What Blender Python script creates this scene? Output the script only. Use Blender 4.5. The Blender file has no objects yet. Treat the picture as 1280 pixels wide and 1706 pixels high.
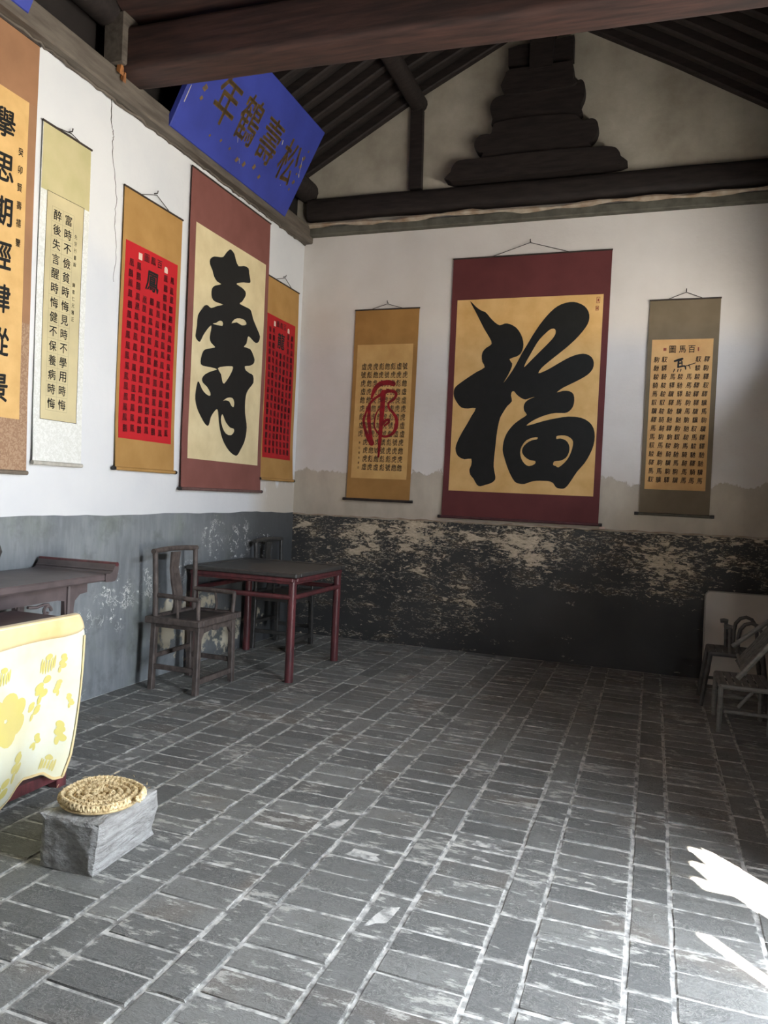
import bpy, bmesh, math, random
from mathutils import Vector, Matrix, noise
from mathutils.geometry import tessellate_polygon
random.seed(7)
SC = bpy.context.scene
COL = SC.collection

# ------------------------------------------------------------------ camera
FPX, YAW, PIT, ROL = 1258.6, -0.3405, -0.02187, 0.04623
CAM = Vector((3.487, -7.0325, 1.45))
_fw = Vector((math.sin(YAW)*math.cos(PIT), math.cos(YAW)*math.cos(PIT), math.sin(PIT)))
_r = Vector((math.cos(YAW), -math.sin(YAW), 0)); _u = _r.cross(_fw)
_r2 = math.cos(ROL)*_r + math.sin(ROL)*_u; _u2 = -math.sin(ROL)*_r + math.cos(ROL)*_u
cd = bpy.data.cameras.new('camera'); cam = bpy.data.objects.new('camera', cd); COL.objects.link(cam)
cd.sensor_fit = 'HORIZONTAL'; cd.sensor_width = 36.0; cd.lens = FPX/1280*36.0
cd.clip_start = 0.05; cd.clip_end = 200
cam.matrix_world = Matrix(((_r2.x, _u2.x, -_fw.x, CAM.x), (_r2.y, _u2.y, -_fw.y, CAM.y), (_r2.z, _u2.z, -_fw.z, CAM.z), (0, 0, 0, 1)))
SC.camera = cam

# ------------------------------------------------------------------ light: daylight through the door opening and an added clerestory in the front wall
SUN_EL = math.radians(57.0)
SUN_H = Vector((0.674, -0.739, 0)).normalized()
SUN_DIR = SUN_H*math.cos(SUN_EL) + Vector((0, 0, math.sin(SUN_EL)))
world = bpy.data.worlds.new('daylight'); SC.world = world; world.use_nodes = True
wn = world.node_tree.nodes; wl = world.node_tree.links; wn.clear()
w_out = wn.new('ShaderNodeOutputWorld'); w_bg = wn.new('ShaderNodeBackground')
w_tc = wn.new('ShaderNodeTexCoord'); w_sep = wn.new('ShaderNodeSeparateXYZ'); w_map = wn.new('ShaderNodeMapRange')
w_map.inputs[1].default_value = -0.01; w_map.inputs[2].default_value = 0.01
w_mix = wn.new('ShaderNodeMix'); w_mix.data_type = 'RGBA'
w_mix.inputs[6].default_value = (3.0, 2.9, 2.7, 1)      # sunlit paved courtyard
w_mix.inputs[7].default_value = (2.0, 2.2, 2.5, 1)     # open sky
wl.new(w_tc.outputs['Generated'], w_sep.inputs[0]); wl.new(w_sep.outputs['Z'], w_map.inputs[0])
wl.new(w_map.outputs[0], w_mix.inputs[0]); wl.new(w_mix.outputs[2], w_bg.inputs['Color'])
w_bg.inputs['Strength'].default_value = 1.0; wl.new(w_bg.outputs[0], w_out.inputs['Surface'])
sd = bpy.data.lights.new('sun', 'SUN'); sd.energy = 22.0; sd.angle = math.radians(0.5); sd.color = (1.0, 0.95, 0.86)
sun = bpy.data.objects.new('sun', sd); COL.objects.link(sun)
sun.rotation_euler = SUN_DIR.to_track_quat('Z', 'Y').to_euler(); sun.location = (9, -10, 9)
DOOR_FAR, DOOR_NEAR, DOOR_H, FRONT = -4.36, -5.22, 2.75, 4.54
ADDED_CLER = (-3.6, -0.9, 2.80, 3.10)          # unseen clerestory added as fill light for the back wall: y0, y1, z0, z1
for y0_, y1_, z0_, z1_ in ((DOOR_NEAR, DOOR_FAR, 0, DOOR_H), ADDED_CLER):      # sampling portals fill the two openings
    pd = bpy.data.lights.new('opening_portal', 'AREA'); pd.shape = 'RECTANGLE'; pd.size = z1_-z0_; pd.size_y = y1_-y0_
    pd.cycles.is_portal = True
    portal = bpy.data.objects.new('opening_portal', pd); COL.objects.link(portal)
    portal.location = (FRONT+0.06, (y0_+y1_)/2, (z0_+z1_)/2); portal.rotation_euler = (0, math.radians(90), 0)
VS = SC.view_settings; VS.view_transform = 'Standard'; VS.look = 'None'; VS.exposure = 3.95; VS.gamma = 1.0; VS.use_curve_mapping = False

# ------------------------------------------------------------------ helpers
def lin(c):
    return tuple(((v/255)/12.92 if v/255 <= 0.04045 else ((v/255+0.055)/1.055)**2.4) for v in c)

class NT:
    """small node-graph writer"""
    def __init__(s, name):
        s.m = bpy.data.materials.new(name); s.m.use_nodes = True
        s.n = s.m.node_tree.nodes; s.l = s.m.node_tree.links; s.n.clear()
        s.out = s.n.new('ShaderNodeOutputMaterial'); s.b = s.n.new('ShaderNodeBsdfPrincipled')
        s.l.new(s.b.outputs[0], s.out.inputs[0])
        s.b.inputs['Specular IOR Level'].default_value = 0.3
    def inp(s, sock, v):
        if isinstance(v, bpy.types.NodeSocket): s.l.new(v, sock)
        elif isinstance(v, (tuple, list)) and len(v) == 3 and sock.type == 'RGBA': sock.default_value = (*v, 1)
        else: sock.default_value = v
    def coord(s, kind='Object', stretch=(1, 1, 1)):
        if kind == 'World': o = s.n.new('ShaderNodeNewGeometry').outputs['Position']
        else: o = s.n.new('ShaderNodeTexCoord').outputs[kind]
        mp = s.n.new('ShaderNodeMapping'); mp.inputs['Scale'].default_value = stretch; s.l.new(o, mp.inputs['Vector'])
        return mp.outputs[0]
    def noise(s, vec, scale, detail=4, rough=0.55, dist=0.0):
        t = s.n.new('ShaderNodeTexNoise'); s.l.new(vec, t.inputs['Vector'])
        t.inputs['Scale'].default_value = scale; t.inputs['Detail'].default_value = detail
        t.inputs['Roughness'].default_value = rough; t.inputs['Distortion'].default_value = dist
        return t.outputs['Fac']
    def math(s, op, a, b=0.0, c=None):
        t = s.n.new('ShaderNodeMath'); t.operation = op; s.inp(t.inputs[0], a); s.inp(t.inputs[1], b)
        if c is not None: s.inp(t.inputs[2], c)
        return t.outputs[0]
    def ramp(s, f, a, b, lo=0.0, hi=1.0):
        t = s.n.new('ShaderNodeMapRange'); s.inp(t.inputs[0], f)
        for i, v in enumerate((a, b, lo, hi)): t.inputs[i+1].default_value = v
        return t.outputs[0]
    def mix(s, f, a, b):
        t = s.n.new('ShaderNodeMix'); t.data_type = 'RGBA'; s.inp(t.inputs[0], f); s.inp(t.inputs[6], a); s.inp(t.inputs[7], b)
        return t.outputs[2]
    def near(s, centre, r0, r1):
        """1 inside r0 of a world point, 0 beyond r1"""
        g = s.n.new('ShaderNodeNewGeometry').outputs['Position']
        t = s.n.new('ShaderNodeVectorMath'); t.operation = 'DISTANCE'; s.l.new(g, t.inputs[0]); t.inputs[1].default_value = centre
        return s.ramp(t.outputs['Value'], r0, r1, 1.0, 0.0)
    def axis(s, i):
        g = s.n.new('ShaderNodeNewGeometry').outputs['Position']; t = s.n.new('ShaderNodeSeparateXYZ'); s.l.new(g, t.inputs[0])
        return t.outputs[i]
    def bump(s, h, strength, dist=0.01):
        t = s.n.new('ShaderNodeBump'); s.l.new(h, t.inputs['Height']); t.inputs['Strength'].default_value = strength
        t.inputs['Distance'].default_value = dist; s.l.new(t.outputs[0], s.b.inputs['Normal'])
    def done(s, col, rough=0.7, spec=0.3):
        s.inp(s.b.inputs['Base Color'], col); s.inp(s.b.inputs['Roughness'], rough); s.b.inputs['Specular IOR Level'].default_value = spec
        return s.m

def plain(name, c1, c2=None, scale=10.0, rough=0.7, bump=0.15, stretch=(1, 1, 1), coord='Object', spec=0.3, detail=6, lo=0.35, hi=0.65, dist=0.004):
    g = NT(name); v = g.coord(coord, stretch); n = g.noise(v, scale, detail)
    c2 = c2 or tuple(x*0.72 for x in c1)
    if bump: g.bump(n, bump, dist)
    return g.done(g.mix(g.ramp(n, lo, hi), c1, c2), rough, spec)

class MB:
    def __init__(s): s.v = []; s.f = []
    def add(s, vs, fs):
        o = len(s.v); s.v += [tuple(v) for v in vs]; s.f += [tuple(i+o for i in f) for f in fs]; return s
    def hexa(s, p):   # 8 corners: bottom 4 ccw, top 4 ccw
        return s.add(p, [(3, 2, 1, 0), (4, 5, 6, 7), (0, 1, 5, 4), (1, 2, 6, 5), (2, 3, 7, 6), (3, 0, 4, 7)])
    def box(s, a, b, ch=0.0):
        x0, y0, z0 = a; x1, y1, z1 = b
        if ch <= 0: return s.hexa([(x0, y0, z0), (x1, y0, z0), (x1, y1, z0), (x0, y1, z0), (x0, y0, z1), (x1, y0, z1), (x1, y1, z1), (x0, y1, z1)])
        ch = min(ch, (x1-x0)*.45, (y1-y0)*.45, (z1-z0)*.45)
        vs = []; idx = {}
        for ix, X in enumerate((x0, x1)):
            for iy, Y in enumerate((y0, y1)):
                for iz, Z in enumerate((z0, z1)):
                    sx, sy, sz = (1-2*ix)*ch, (1-2*iy)*ch, (1-2*iz)*ch
                    for k, q in enumerate(((X, Y+sy, Z+sz), (X+sx, Y, Z+sz), (X+sx, Y+sy, Z))):
                        idx[ix, iy, iz, k] = len(vs); vs.append(q)
        fs = []
        for k in range(3):
            for e in (0, 1):
                loop = []
                for (a_, b_) in ((0, 0), (1, 0), (1, 1), (0, 1)):
                    t = [a_, b_]; t.insert(k, e); loop.append(idx[(*t, k)])
                flip = (e == 0) ^ (k == 1)
                fs.append(loop[::-1] if flip else loop)
        for k in range(3):     # edge chamfers, edge runs along axis k
            o = [i for i in range(3) if i != k]
            for a_ in (0, 1):
                for b_ in (0, 1):
                    q = []
                    for e in (0, 1):
                        t = [0, 0, 0]; t[k] = e; t[o[0]] = a_; t[o[1]] = b_
                        q.append((idx[(*t, o[0])], idx[(*t, o[1])]))
                    fs.append((q[0][0], q[0][1], q[1][1], q[1][0]))
        for ix in (0, 1):
            for iy in (0, 1):
                for iz in (0, 1): fs.append(tuple(idx[ix, iy, iz, k] for k in range(3)))
        return s.add(vs, fs)
    def bar(s, p, q, w, h, up=(0, 0, 1), ch=0.0, w2=None, h2=None):
        p, q = Vector(p), Vector(q); d = (q-p).normalized(); up = Vector(up)
        if abs(d.dot(up)) > 0.97: up = Vector((1, 0, 0))
        a = d.cross(up).normalized(); b = a.cross(d).normalized()
        w2 = w2 or w; h2 = h2 or h
        def ring(c, w, h):
            k = ch
            if k <= 0: return [c-a*w/2-b*h/2, c+a*w/2-b*h/2, c+a*w/2+b*h/2, c-a*w/2+b*h/2]
            return [c-a*(w/2-k)-b*h/2, c+a*(w/2-k)-b*h/2, c+a*w/2-b*(h/2-k), c+a*w/2+b*(h/2-k), c+a*(w/2-k)+b*h/2, c-a*(w/2-k)+b*h/2, c-a*w/2+b*(h/2-k), c-a*w/2-b*(h/2-k)]
        r0, r1 = ring(p, w, h), ring(q, w2, h2); n = len(r0)
        return s.add(r0+r1, [tuple(range(n))[::-1], tuple(range(n, 2*n))]+[(i, (i+1) % n, (i+1) % n+n, i+n) for i in range(n)])
    def tube(s, pts, r, n=10, cap=True):
        pts = [Vector(p) for p in pts]; rs = r if isinstance(r, (list, tuple)) else [r]*len(pts)
        vs = []; prev = None
        for i, p in enumerate(pts):
            d = (pts[min(i+1, len(pts)-1)]-pts[max(i-1, 0)]).normalized()
            if prev is None: a = d.orthogonal().normalized()
            else: a = (prev-d*prev.dot(d)).normalized()
            prev = a; b = d.cross(a)
            vs += [p+(a*math.cos(2*math.pi*k/n)+b*math.sin(2*math.pi*k/n))*rs[i] for k in range(n)]
        fs = []
        for i in range(len(pts)-1):
            for k in range(n): fs.append((i*n+k, i*n+(k+1) % n, (i+1)*n+(k+1) % n, (i+1)*n+k))
        if cap: fs += [tuple(range(n))[::-1], tuple(range((len(pts)-1)*n, len(pts)*n))]
        return s.add(vs, fs)
    def prism(s, outline, f0, f1, holes=()):
        """outline in 2-D; f0/f1 turn (a,b) into the back and the front point"""
        loops = [list(outline)]+[list(h) for h in holes]
        flat = [q for l in loops for q in l]
        tris = tessellate_polygon([[Vector((a, b, 0)) for a, b in l] for l in loops])
        n = len(flat); vs = [f0(a, b) for a, b in flat]+[f1(a, b) for a, b in flat]
        fs = [tuple(t) for t in tris]+[tuple(i+n for i in t[::-1]) for t in tris]
        o = 0
        for l in loops:
            m = len(l); fs += [(o+i, o+(i+1) % m, o+(i+1) % m+n, o+i+n) for i in range(m)]; o += m
        return s.add(vs, fs)
    def lathe(s, prof, c, n=24):
        cx, cy, cz = c; vs = []; fs = []
        for r, z in prof: vs += [(cx+r*math.cos(2*math.pi*k/n), cy+r*math.sin(2*math.pi*k/n), cz+z) for k in range(n)]
        for i in range(len(prof)-1):
            for k in range(n): fs.append((i*n+k, i*n+(k+1) % n, (i+1)*n+(k+1) % n, (i+1)*n+k))
        fs += [tuple(range(n))[::-1], tuple(range((len(prof)-1)*n, len(prof)*n))]
        return s.add(vs, fs)
    def mesh(s, name, m, smooth=False, fix=True):
        me = bpy.data.meshes.new(name); me.from_pydata(s.v, [], s.f); me.materials.append(m)
        if fix:
            bm = bmesh.new(); bm.from_mesh(me); bmesh.ops.recalc_face_normals(bm, faces=bm.faces); bm.to_mesh(me); bm.free()
        if smooth:
            me.shade_smooth()
            me.set_sharp_from_angle(angle=math.radians(40))
        me.update(); return me
    def build(s, name, m, parent=None, smooth=False, loc=None, fix=True):
        o = bpy.data.objects.new(name, s.mesh(name, m, smooth, fix)); COL.objects.link(o)
        if parent: o.parent = parent
        if loc is not None: o.location = loc
        return o
    def wobble(s, amp, scale=3.0, seed=0.0):
        """hand-made unevenness"""
        s.v = [tuple(Vector(v)+noise.noise_vector(Vector(v)*scale+Vector((seed, seed*.7, -seed)))*amp) for v in s.v]; return s

def tag(o, label=None, cat=None, group=None, kind=None):
    for k, v in (('label', label), ('category', cat), ('group', group), ('kind', kind)):
        if v: o[k] = v
    return o
def thing(name, loc, label, cat, group=None, rz=0.0):
    o = bpy.data.objects.new(name, None); COL.objects.link(o); o.location = loc; o.rotation_euler[2] = rz; o.empty_display_size = 0.1
    return tag(o, label, cat, group)
def copy_tree(o, parent=None):
    c = o.copy(); COL.objects.link(c)
    if parent: c.parent = parent
    for ch in list(o.children): copy_tree(ch, c)
    return c
def smooth_loop(pts, k=3):
    """Catmull-Rom through a closed outline"""
    out = []; n = len(pts)
    for i in range(n):
        p0, p1, p2, p3 = (Vector(pts[(i+j-1) % n]) for j in range(4))
        for t in range(k):
            t /= k
            out.append(tuple(0.5*((2*p1)+(p2-p0)*t+(2*p0-5*p1+4*p2-p3)*t*t+(3*p1-p0-3*p2+p3)*t**3)))
    return out
def spline(pts, k=6):
    out = []; n = len(pts)
    for i in range(n-1):
        p0, p1, p2, p3 = (Vector(pts[min(max(i+j-1, 0), n-1)]) for j in range(4))
        for t in range(k):
            t /= k
            out.append(0.5*((2*p1)+(p2-p0)*t+(2*p0-5*p1+4*p2-p3)*t*t+(3*p1-p0-3*p2+p3)*t**3))
    out.append(Vector(pts[-1])); return out

# ---- brush-character outlines in wall coordinates (metres)
FU=[(1.769,3.322),(1.827,3.267),(1.875,3.232),(1.924,3.21),(1.97,3.158),(2.014,3.115),(2.063,3.085),(2.108,3.1),(2.158,3.093),(2.218,3.058),(2.263,2.999),(2.288,2.932),(2.291,2.874),(2.272,2.82),(2.232,2.791),(2.169,2.769),(2.197,2.727),(2.187,2.677),(2.157,2.611),(2.123,2.55),(2.174,2.619),(2.228,2.71),(2.28,2.817),(2.326,2.898),(2.371,2.98),(2.431,3.076),(2.492,3.156),(2.554,3.219),(2.616,3.257),(2.695,3.275),(2.758,3.267),(2.823,3.233),(2.86,3.183),(2.871,3.127),(2.859,3.071),(2.819,3.008),(2.759,2.937),(2.684,2.866),(2.607,2.802),(2.53,2.739),(2.468,2.682),(2.441,2.636),(2.485,2.649),(2.549,2.681),(2.642,2.737),(2.72,2.779),(2.798,2.804),(2.86,2.803),(2.909,2.773),(2.93,2.724),(2.922,2.668),(2.885,2.621),(2.825,2.581),(2.748,2.541),(2.67,2.501),(2.616,2.46),(2.671,2.473),(2.727,2.471),(2.765,2.444),(2.776,2.387),(2.766,2.33),(2.736,2.29),(2.698,2.273),(2.617,2.273),(2.538,2.256),(2.458,2.225),(2.394,2.189),(2.356,2.155),(2.412,2.167),(2.508,2.198),(2.62,2.224),(2.731,2.241),(2.842,2.232),(2.915,2.194),(2.956,2.139),(2.971,2.066),(2.964,1.986),(2.937,1.905),(2.894,1.823),(2.835,1.748),(2.791,1.674),(2.755,1.616),(2.724,1.588),(2.684,1.587),(2.651,1.598),(2.625,1.635),(2.584,1.65),(2.536,1.651),(2.47,1.649),(2.414,1.635),(2.365,1.615),(2.315,1.617),(2.273,1.635),(2.228,1.703),(2.19,1.786),(2.161,1.868),(2.146,1.927),(2.151,2.002),(2.171,2.069),(2.207,2.128),(2.254,2.179),(2.31,2.221),(2.355,2.254),(2.332,2.287),(2.323,2.329),(2.336,2.37),(2.375,2.4),(2.419,2.419),(2.375,2.408),(2.334,2.395),(2.292,2.411),(2.249,2.444),(2.228,2.469),(2.206,2.466),(2.2,2.428),(2.211,2.378),(2.171,2.336),(2.14,2.286),(2.109,2.227),(2.093,2.152),(2.083,2.068),(2.076,1.95),(2.07,1.849),(2.07,1.765),(2.085,1.699),(2.091,1.648),(2.055,1.613),(2.005,1.595),(1.954,1.579),(1.919,1.591),(1.882,1.649),(1.851,1.682),(1.839,1.733),(1.855,1.776),(1.852,1.835),(1.786,1.828),(1.732,1.849),(1.705,1.882),(1.693,1.933),(1.708,1.993),(1.747,2.079),(1.795,2.165),(1.835,2.242),(1.871,2.313),(1.797,2.309),(1.735,2.317),(1.69,2.36),(1.655,2.42),(1.649,2.471),(1.664,2.513),(1.715,2.556),(1.799,2.614),(1.866,2.656),(1.938,2.697),(1.913,2.748),(1.905,2.807),(1.917,2.849),(1.949,2.882),(1.995,2.914),(1.97,2.974),(1.915,3.059),(1.868,3.145),(1.82,3.231)]
FU_H=[[(2.308,2.692),(2.325,2.742),(2.355,2.799),(2.393,2.872),(2.438,2.945),(2.5,3.009),(2.539,3.037),(2.571,3.034),(2.581,3.007),(2.567,2.966),(2.521,2.91),(2.459,2.846),(2.397,2.782),(2.35,2.733)],[(2.463,2.049),(2.418,2.044),(2.362,2.018),(2.323,1.964),(2.311,1.906),(2.325,1.848),(2.356,1.804),(2.398,1.782),(2.45,1.803),(2.453,1.83),(2.404,1.838),(2.358,1.865),(2.329,1.906),(2.332,1.948),(2.363,1.99),(2.411,2.02),(2.458,2.03)],[(2.633,2.052),(2.644,2.066),(2.708,2.07),(2.757,2.05),(2.784,2.015),(2.78,1.958),(2.757,1.884),(2.72,1.826),(2.666,1.779),(2.642,1.791),(2.617,1.799),(2.624,1.831),(2.671,1.838),(2.711,1.854),(2.741,1.887),(2.756,1.941),(2.747,1.989),(2.718,2.026),(2.669,2.042),(2.637,2.036)]]
SHOU=[(-1.438,3.463),(-1.387,3.444),(-1.36,3.401),(-1.313,3.363),(-1.229,3.391),(-1.149,3.394),(-1.135,3.354),(-1.108,3.298),(-1.121,3.273),(-1.218,3.25),(-1.302,3.223),(-1.334,3.203),(-1.248,3.197),(-1.184,3.179),(-1.181,3.144),(-1.206,3.111),(-1.238,3.076),(-1.271,3.05),(-1.131,3.049),(-1.075,3.036),(-1.034,2.973),(-0.953,2.9),(-0.9,2.847),(-0.925,2.791),(-0.98,2.774),(-1.036,2.79),(-1.092,2.806),(-1.116,2.792),(-1.133,2.734),(-1.172,2.699),(-1.065,2.702),(-1.007,2.659),(-0.978,2.618),(-1.0,2.578),(-1.071,2.55),(-1.141,2.534),(-1.121,2.502),(-1.047,2.487),(-0.992,2.478),(-0.979,2.415),(-1.037,2.361),(-1.087,2.308),(-1.105,2.233),(-1.097,2.125),(-1.064,2.037),(-1.058,1.965),(-1.086,1.871),(-1.151,1.793),(-1.199,1.745),(-1.25,1.74),(-1.337,1.771),(-1.424,1.835),(-1.478,1.908),(-1.518,2.007),(-1.533,2.082),(-1.557,2.105),(-1.601,2.074),(-1.643,2.027),(-1.661,1.975),(-1.683,1.952),(-1.729,1.967),(-1.792,2.018),(-1.848,2.077),(-1.881,2.146),(-1.877,2.211),(-1.862,2.27),(-1.84,2.289),(-1.793,2.239),(-1.732,2.207),(-1.671,2.199),(-1.667,2.225),(-1.721,2.267),(-1.782,2.29),(-1.796,2.321),(-1.758,2.36),(-1.671,2.399),(-1.581,2.431),(-1.674,2.432),(-1.763,2.425),(-1.822,2.431),(-1.825,2.479),(-1.795,2.542),(-1.744,2.568),(-1.655,2.594),(-1.626,2.608),(-1.688,2.629),(-1.712,2.666),(-1.696,2.735),(-1.699,2.768),(-1.755,2.722),(-1.809,2.661),(-1.849,2.604),(-1.892,2.611),(-1.916,2.638),(-1.9,2.722),(-1.892,2.804),(-1.839,2.866),(-1.798,2.905),(-1.755,2.916),(-1.709,2.906),(-1.62,2.945),(-1.529,2.979),(-1.623,2.973),(-1.684,2.978),(-1.711,3.013),(-1.706,3.064),(-1.663,3.1),(-1.573,3.137),(-1.635,3.141),(-1.683,3.169),(-1.708,3.212),(-1.749,3.248),(-1.747,3.29),(-1.695,3.327),(-1.62,3.346),(-1.559,3.365),(-1.515,3.413),(-1.47,3.452)]
SHOU_H=[[(-1.676,2.786),(-1.531,2.802),(-1.531,2.836),(-1.575,2.835),(-1.628,2.804)],[(-1.39,2.855),(-1.343,2.901),(-1.261,2.929),(-1.174,2.931),(-1.147,2.902),(-1.222,2.876),(-1.308,2.883)],[(-1.57,2.442),(-1.49,2.47),(-1.361,2.496),(-1.333,2.483),(-1.387,2.404),(-1.463,2.331),(-1.497,2.352),(-1.516,2.4)],[(-1.468,2.184),(-1.405,2.219),(-1.323,2.23),(-1.287,2.2),(-1.294,2.155),(-1.335,2.163),(-1.37,2.194),(-1.436,2.194)],[(-1.472,2.072),(-1.487,2.027),(-1.457,1.962),(-1.398,1.915),(-1.315,1.909),(-1.267,1.945),(-1.279,1.97),(-1.336,1.974),(-1.405,2.01),(-1.448,2.057)]]
TIGER=[([(1.037,2.547),(0.983,2.56),(0.902,2.548),(0.849,2.503),(0.824,2.445),(0.813,2.4)],[0.0456,0.0509,0.0482,0.0456,0.0322,0.0134]),([(0.986,2.483),(0.94,2.458),(0.854,2.407),(0.799,2.349),(0.762,2.258),(0.743,2.187),(0.766,2.09),(0.804,2.014),(0.841,1.963)],[0.0348,0.0402,0.0214,0.0268,0.0214,0.0268,0.0295,0.0456,0.0563]),([(0.936,2.464),(0.931,2.272),(0.927,2.08),(0.924,1.951),(0.92,1.829)],[0.0536,0.0482,0.0402,0.0322,0.0188]),([(0.953,2.471),(1.027,2.477),(1.069,2.449),(1.051,2.4),(0.999,2.362),(1.002,2.311),(1.051,2.26),(1.088,2.197),(1.085,2.12),(1.048,2.056),(0.968,2.029),(0.898,2.067),(0.86,2.13),(0.863,2.22),(0.887,2.285),(0.92,2.311)],[0.0348,0.0322,0.0295,0.0268,0.0214,0.0241,0.0268,0.0348,0.0375,0.0295,0.0214,0.0188,0.0161,0.0161,0.0134,0.0107]),([(0.929,2.131),(0.967,2.183),(1.007,2.194),(1.002,2.164),(0.963,2.138)],[0.0268,0.0322,0.0241,0.0241,0.0161]),([(0.799,2.336),(0.797,2.207),(0.818,2.078),(0.837,1.969)],[0.0241,0.0402,0.0348,0.0402])]
HORSE=[([(3.607,2.728),(3.637,2.737),(3.667,2.747)],[0.0162,0.0209,0.0186]),([(3.639,2.737),(3.636,2.675)],[0.0162,0.0139]),([(3.639,2.706),(3.666,2.712)],[0.0116,0.0116]),([(3.636,2.675),(3.677,2.684),(3.693,2.681),(3.699,2.657)],[0.0139,0.0139,0.0139,0.0093]),([(3.635,2.731),(3.663,2.727),(3.667,2.693)],[0.0093,0.0093,0.0093]),([(3.7,2.687),(3.725,2.686),(3.734,2.661)],[0.007,0.007,0.0058]),([(3.72,2.691),(3.774,2.71)],[0.0093,0.0058]),([(3.609,2.657),(3.6,2.632)],[0.0093,0.0058]),([(3.638,2.656),(3.633,2.635)],[0.0081,0.0058]),([(3.661,2.656),(3.658,2.638)],[0.0081,0.0058])]

# ------------------------------------------------------------------ materials of the setting
def m_plaster_left():
    g = NT('plaster_left'); v = g.coord('World'); n1 = g.noise(v, 1.3, 5); n2 = g.noise(v, 30, 6)
    c = g.mix(g.ramp(n1, .35, .7), (.72, .72, .71), (.64, .65, .66))
    # bare earth plaster in the far bottom corner
    e = g.math('ADD', g.axis(2), g.ramp(g.noise(g.coord('World', (1, 3, 1.2)), 2.2, 6), .3, .7, -.28, .28))
    m = g.math('MULTIPLY', g.ramp(e, 1.56, 1.66, 1, 0), g.ramp(g.axis(1), -.95, -.55, 0, 1))
    c = g.mix(g.math('MULTIPLY', m, .75), c, (.50, .43, .33))
    g.bump(g.math('ADD', g.math('MULTIPLY', n2, .25), n1), .35, .02); return g.done(c, .85, .2)
def m_plaster_back():
    g = NT('plaster_back'); v = g.coord('World'); n1 = g.noise(v, 1.1, 6); n2 = g.noise(v, 26, 6)
    c = g.mix(g.ramp(n1, .35, .7), (.74, .70, .66), (.62, .575, .53))
    edge = g.noise(g.coord('World', (1.0, 1, .5)), 5.0, 8, .7)
    e = g.math('ADD', g.axis(2), g.ramp(edge, .2, .8, -.10, .10))
    low = g.ramp(e, 1.665, 1.675, 1, 0)
    beige = g.mix(g.ramp(g.noise(g.coord('World', (1, 1, .6)), 3.5, 6), .35, .65), (.56, .49, .38), (.40, .34, .26))
    c = g.mix(g.math('MULTIPLY', low, .85), c, beige)
    # gable above the tie beam: its dim light painted in as darker, mottled plaster
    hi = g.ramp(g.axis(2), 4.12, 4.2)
    dim_gable = g.mix(g.ramp(g.noise(v, 2.4, 7, .6), .35, .68), (.50, .455, .37), (.33, .29, .23))
    c = g.mix(hi, c, dim_gable)
    h = g.math('ADD', g.math('MULTIPLY', n2, .3), g.math('SUBTRACT', n1, g.math('MULTIPLY', low, .5)))
    g.bump(h, .4, .02); return g.done(c, .88, .15)
def m_dado_left():
    g = NT('dado_grey'); v = g.coord('World'); st = g.coord('World', (1, 6, 1))
    n1 = g.noise(v, 1.6, 6, .6); n2 = g.noise(st, 3.5, 6, .6)
    c = g.mix(g.ramp(n1, .3, .7), (.155, .168, .175), (.25, .268, .275))
    c = g.mix(g.math('MULTIPLY', g.ramp(g.noise(v, 2.7, 6, .6), .5, .7), .6), c, (.20, .225, .185))
    c = g.mix(g.math('MULTIPLY', g.ramp(n2, .45, .75), .5), c, (.34, .355, .36))
    c = g.mix(g.math('MULTIPLY', g.ramp(g.noise(v, 5.5, 7, .65), .52, .68), .55), c, (.12, .125, .125))
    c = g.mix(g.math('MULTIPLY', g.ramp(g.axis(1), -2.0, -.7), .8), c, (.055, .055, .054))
    # flaking outlines and chips
    nr = g.noise(v, 11, 10, .7, .3); ridge = g.math('MULTIPLY', g.ramp(g.math('ABSOLUTE', g.math('SUBTRACT', nr, .53)), .006, .016, 1, 0), g.ramp(g.noise(v, 7, 5), .5, .56))
    chip = g.ramp(g.noise(g.coord('World', (1, .7, 1.2)), 17, 10, .74), .595, .61)
    z = None
    for cen, r0, r1 in (((0, -3.38, .32), .10, .24), ((0, -2.72, .62), .08, .26), ((0, -2.35, .70), .03, .2), ((0, -3.15, .02), .04, .22),
                        ((0, -1.48, 1.02), .04, .24), ((0, -1.05, .98), .04, .26), ((0, -1.9, .78), .04, .18), ((0, -.6, .9), .05, .25), ((0, -3.02, .52), .03, .12)):
        k = g.near(cen, r0, r1); z = k if z is None else g.math('MAXIMUM', z, k)
    m1 = g.math('MULTIPLY', g.math('MAXIMUM', ridge, chip), g.ramp(z, .15, .6))
    b = None
    for cen, r0, r1 in (((0, -1.72, .33), .10, .42), ((0, -2.12, .40), .05, .28), ((0, -1.25, .2), .05, .3), ((0, -.75, .25), .02, .25)):
        k = g.near(cen, r0, r1); b = k if b is None else g.math('MAXIMUM', b, k)
    m2 = g.math('MULTIPLY', g.ramp(g.math('ADD', g.noise(v, 6.5, 8, .68), g.math('MULTIPLY', b, .25)), .62, .68), g.ramp(b, .02, .25))
    c = g.mix(m2, c, (.62, .56, .42)); c = g.mix(m1, c, (.78, .78, .74))
    g.bump(g.math('SUBTRACT', g.math('MULTIPLY', n1, .6), g.math('ADD', m1, m2)), .35, .008)
    return g.done(c, g.ramp(n2, .3, .7, .5, .75), .35)
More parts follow.
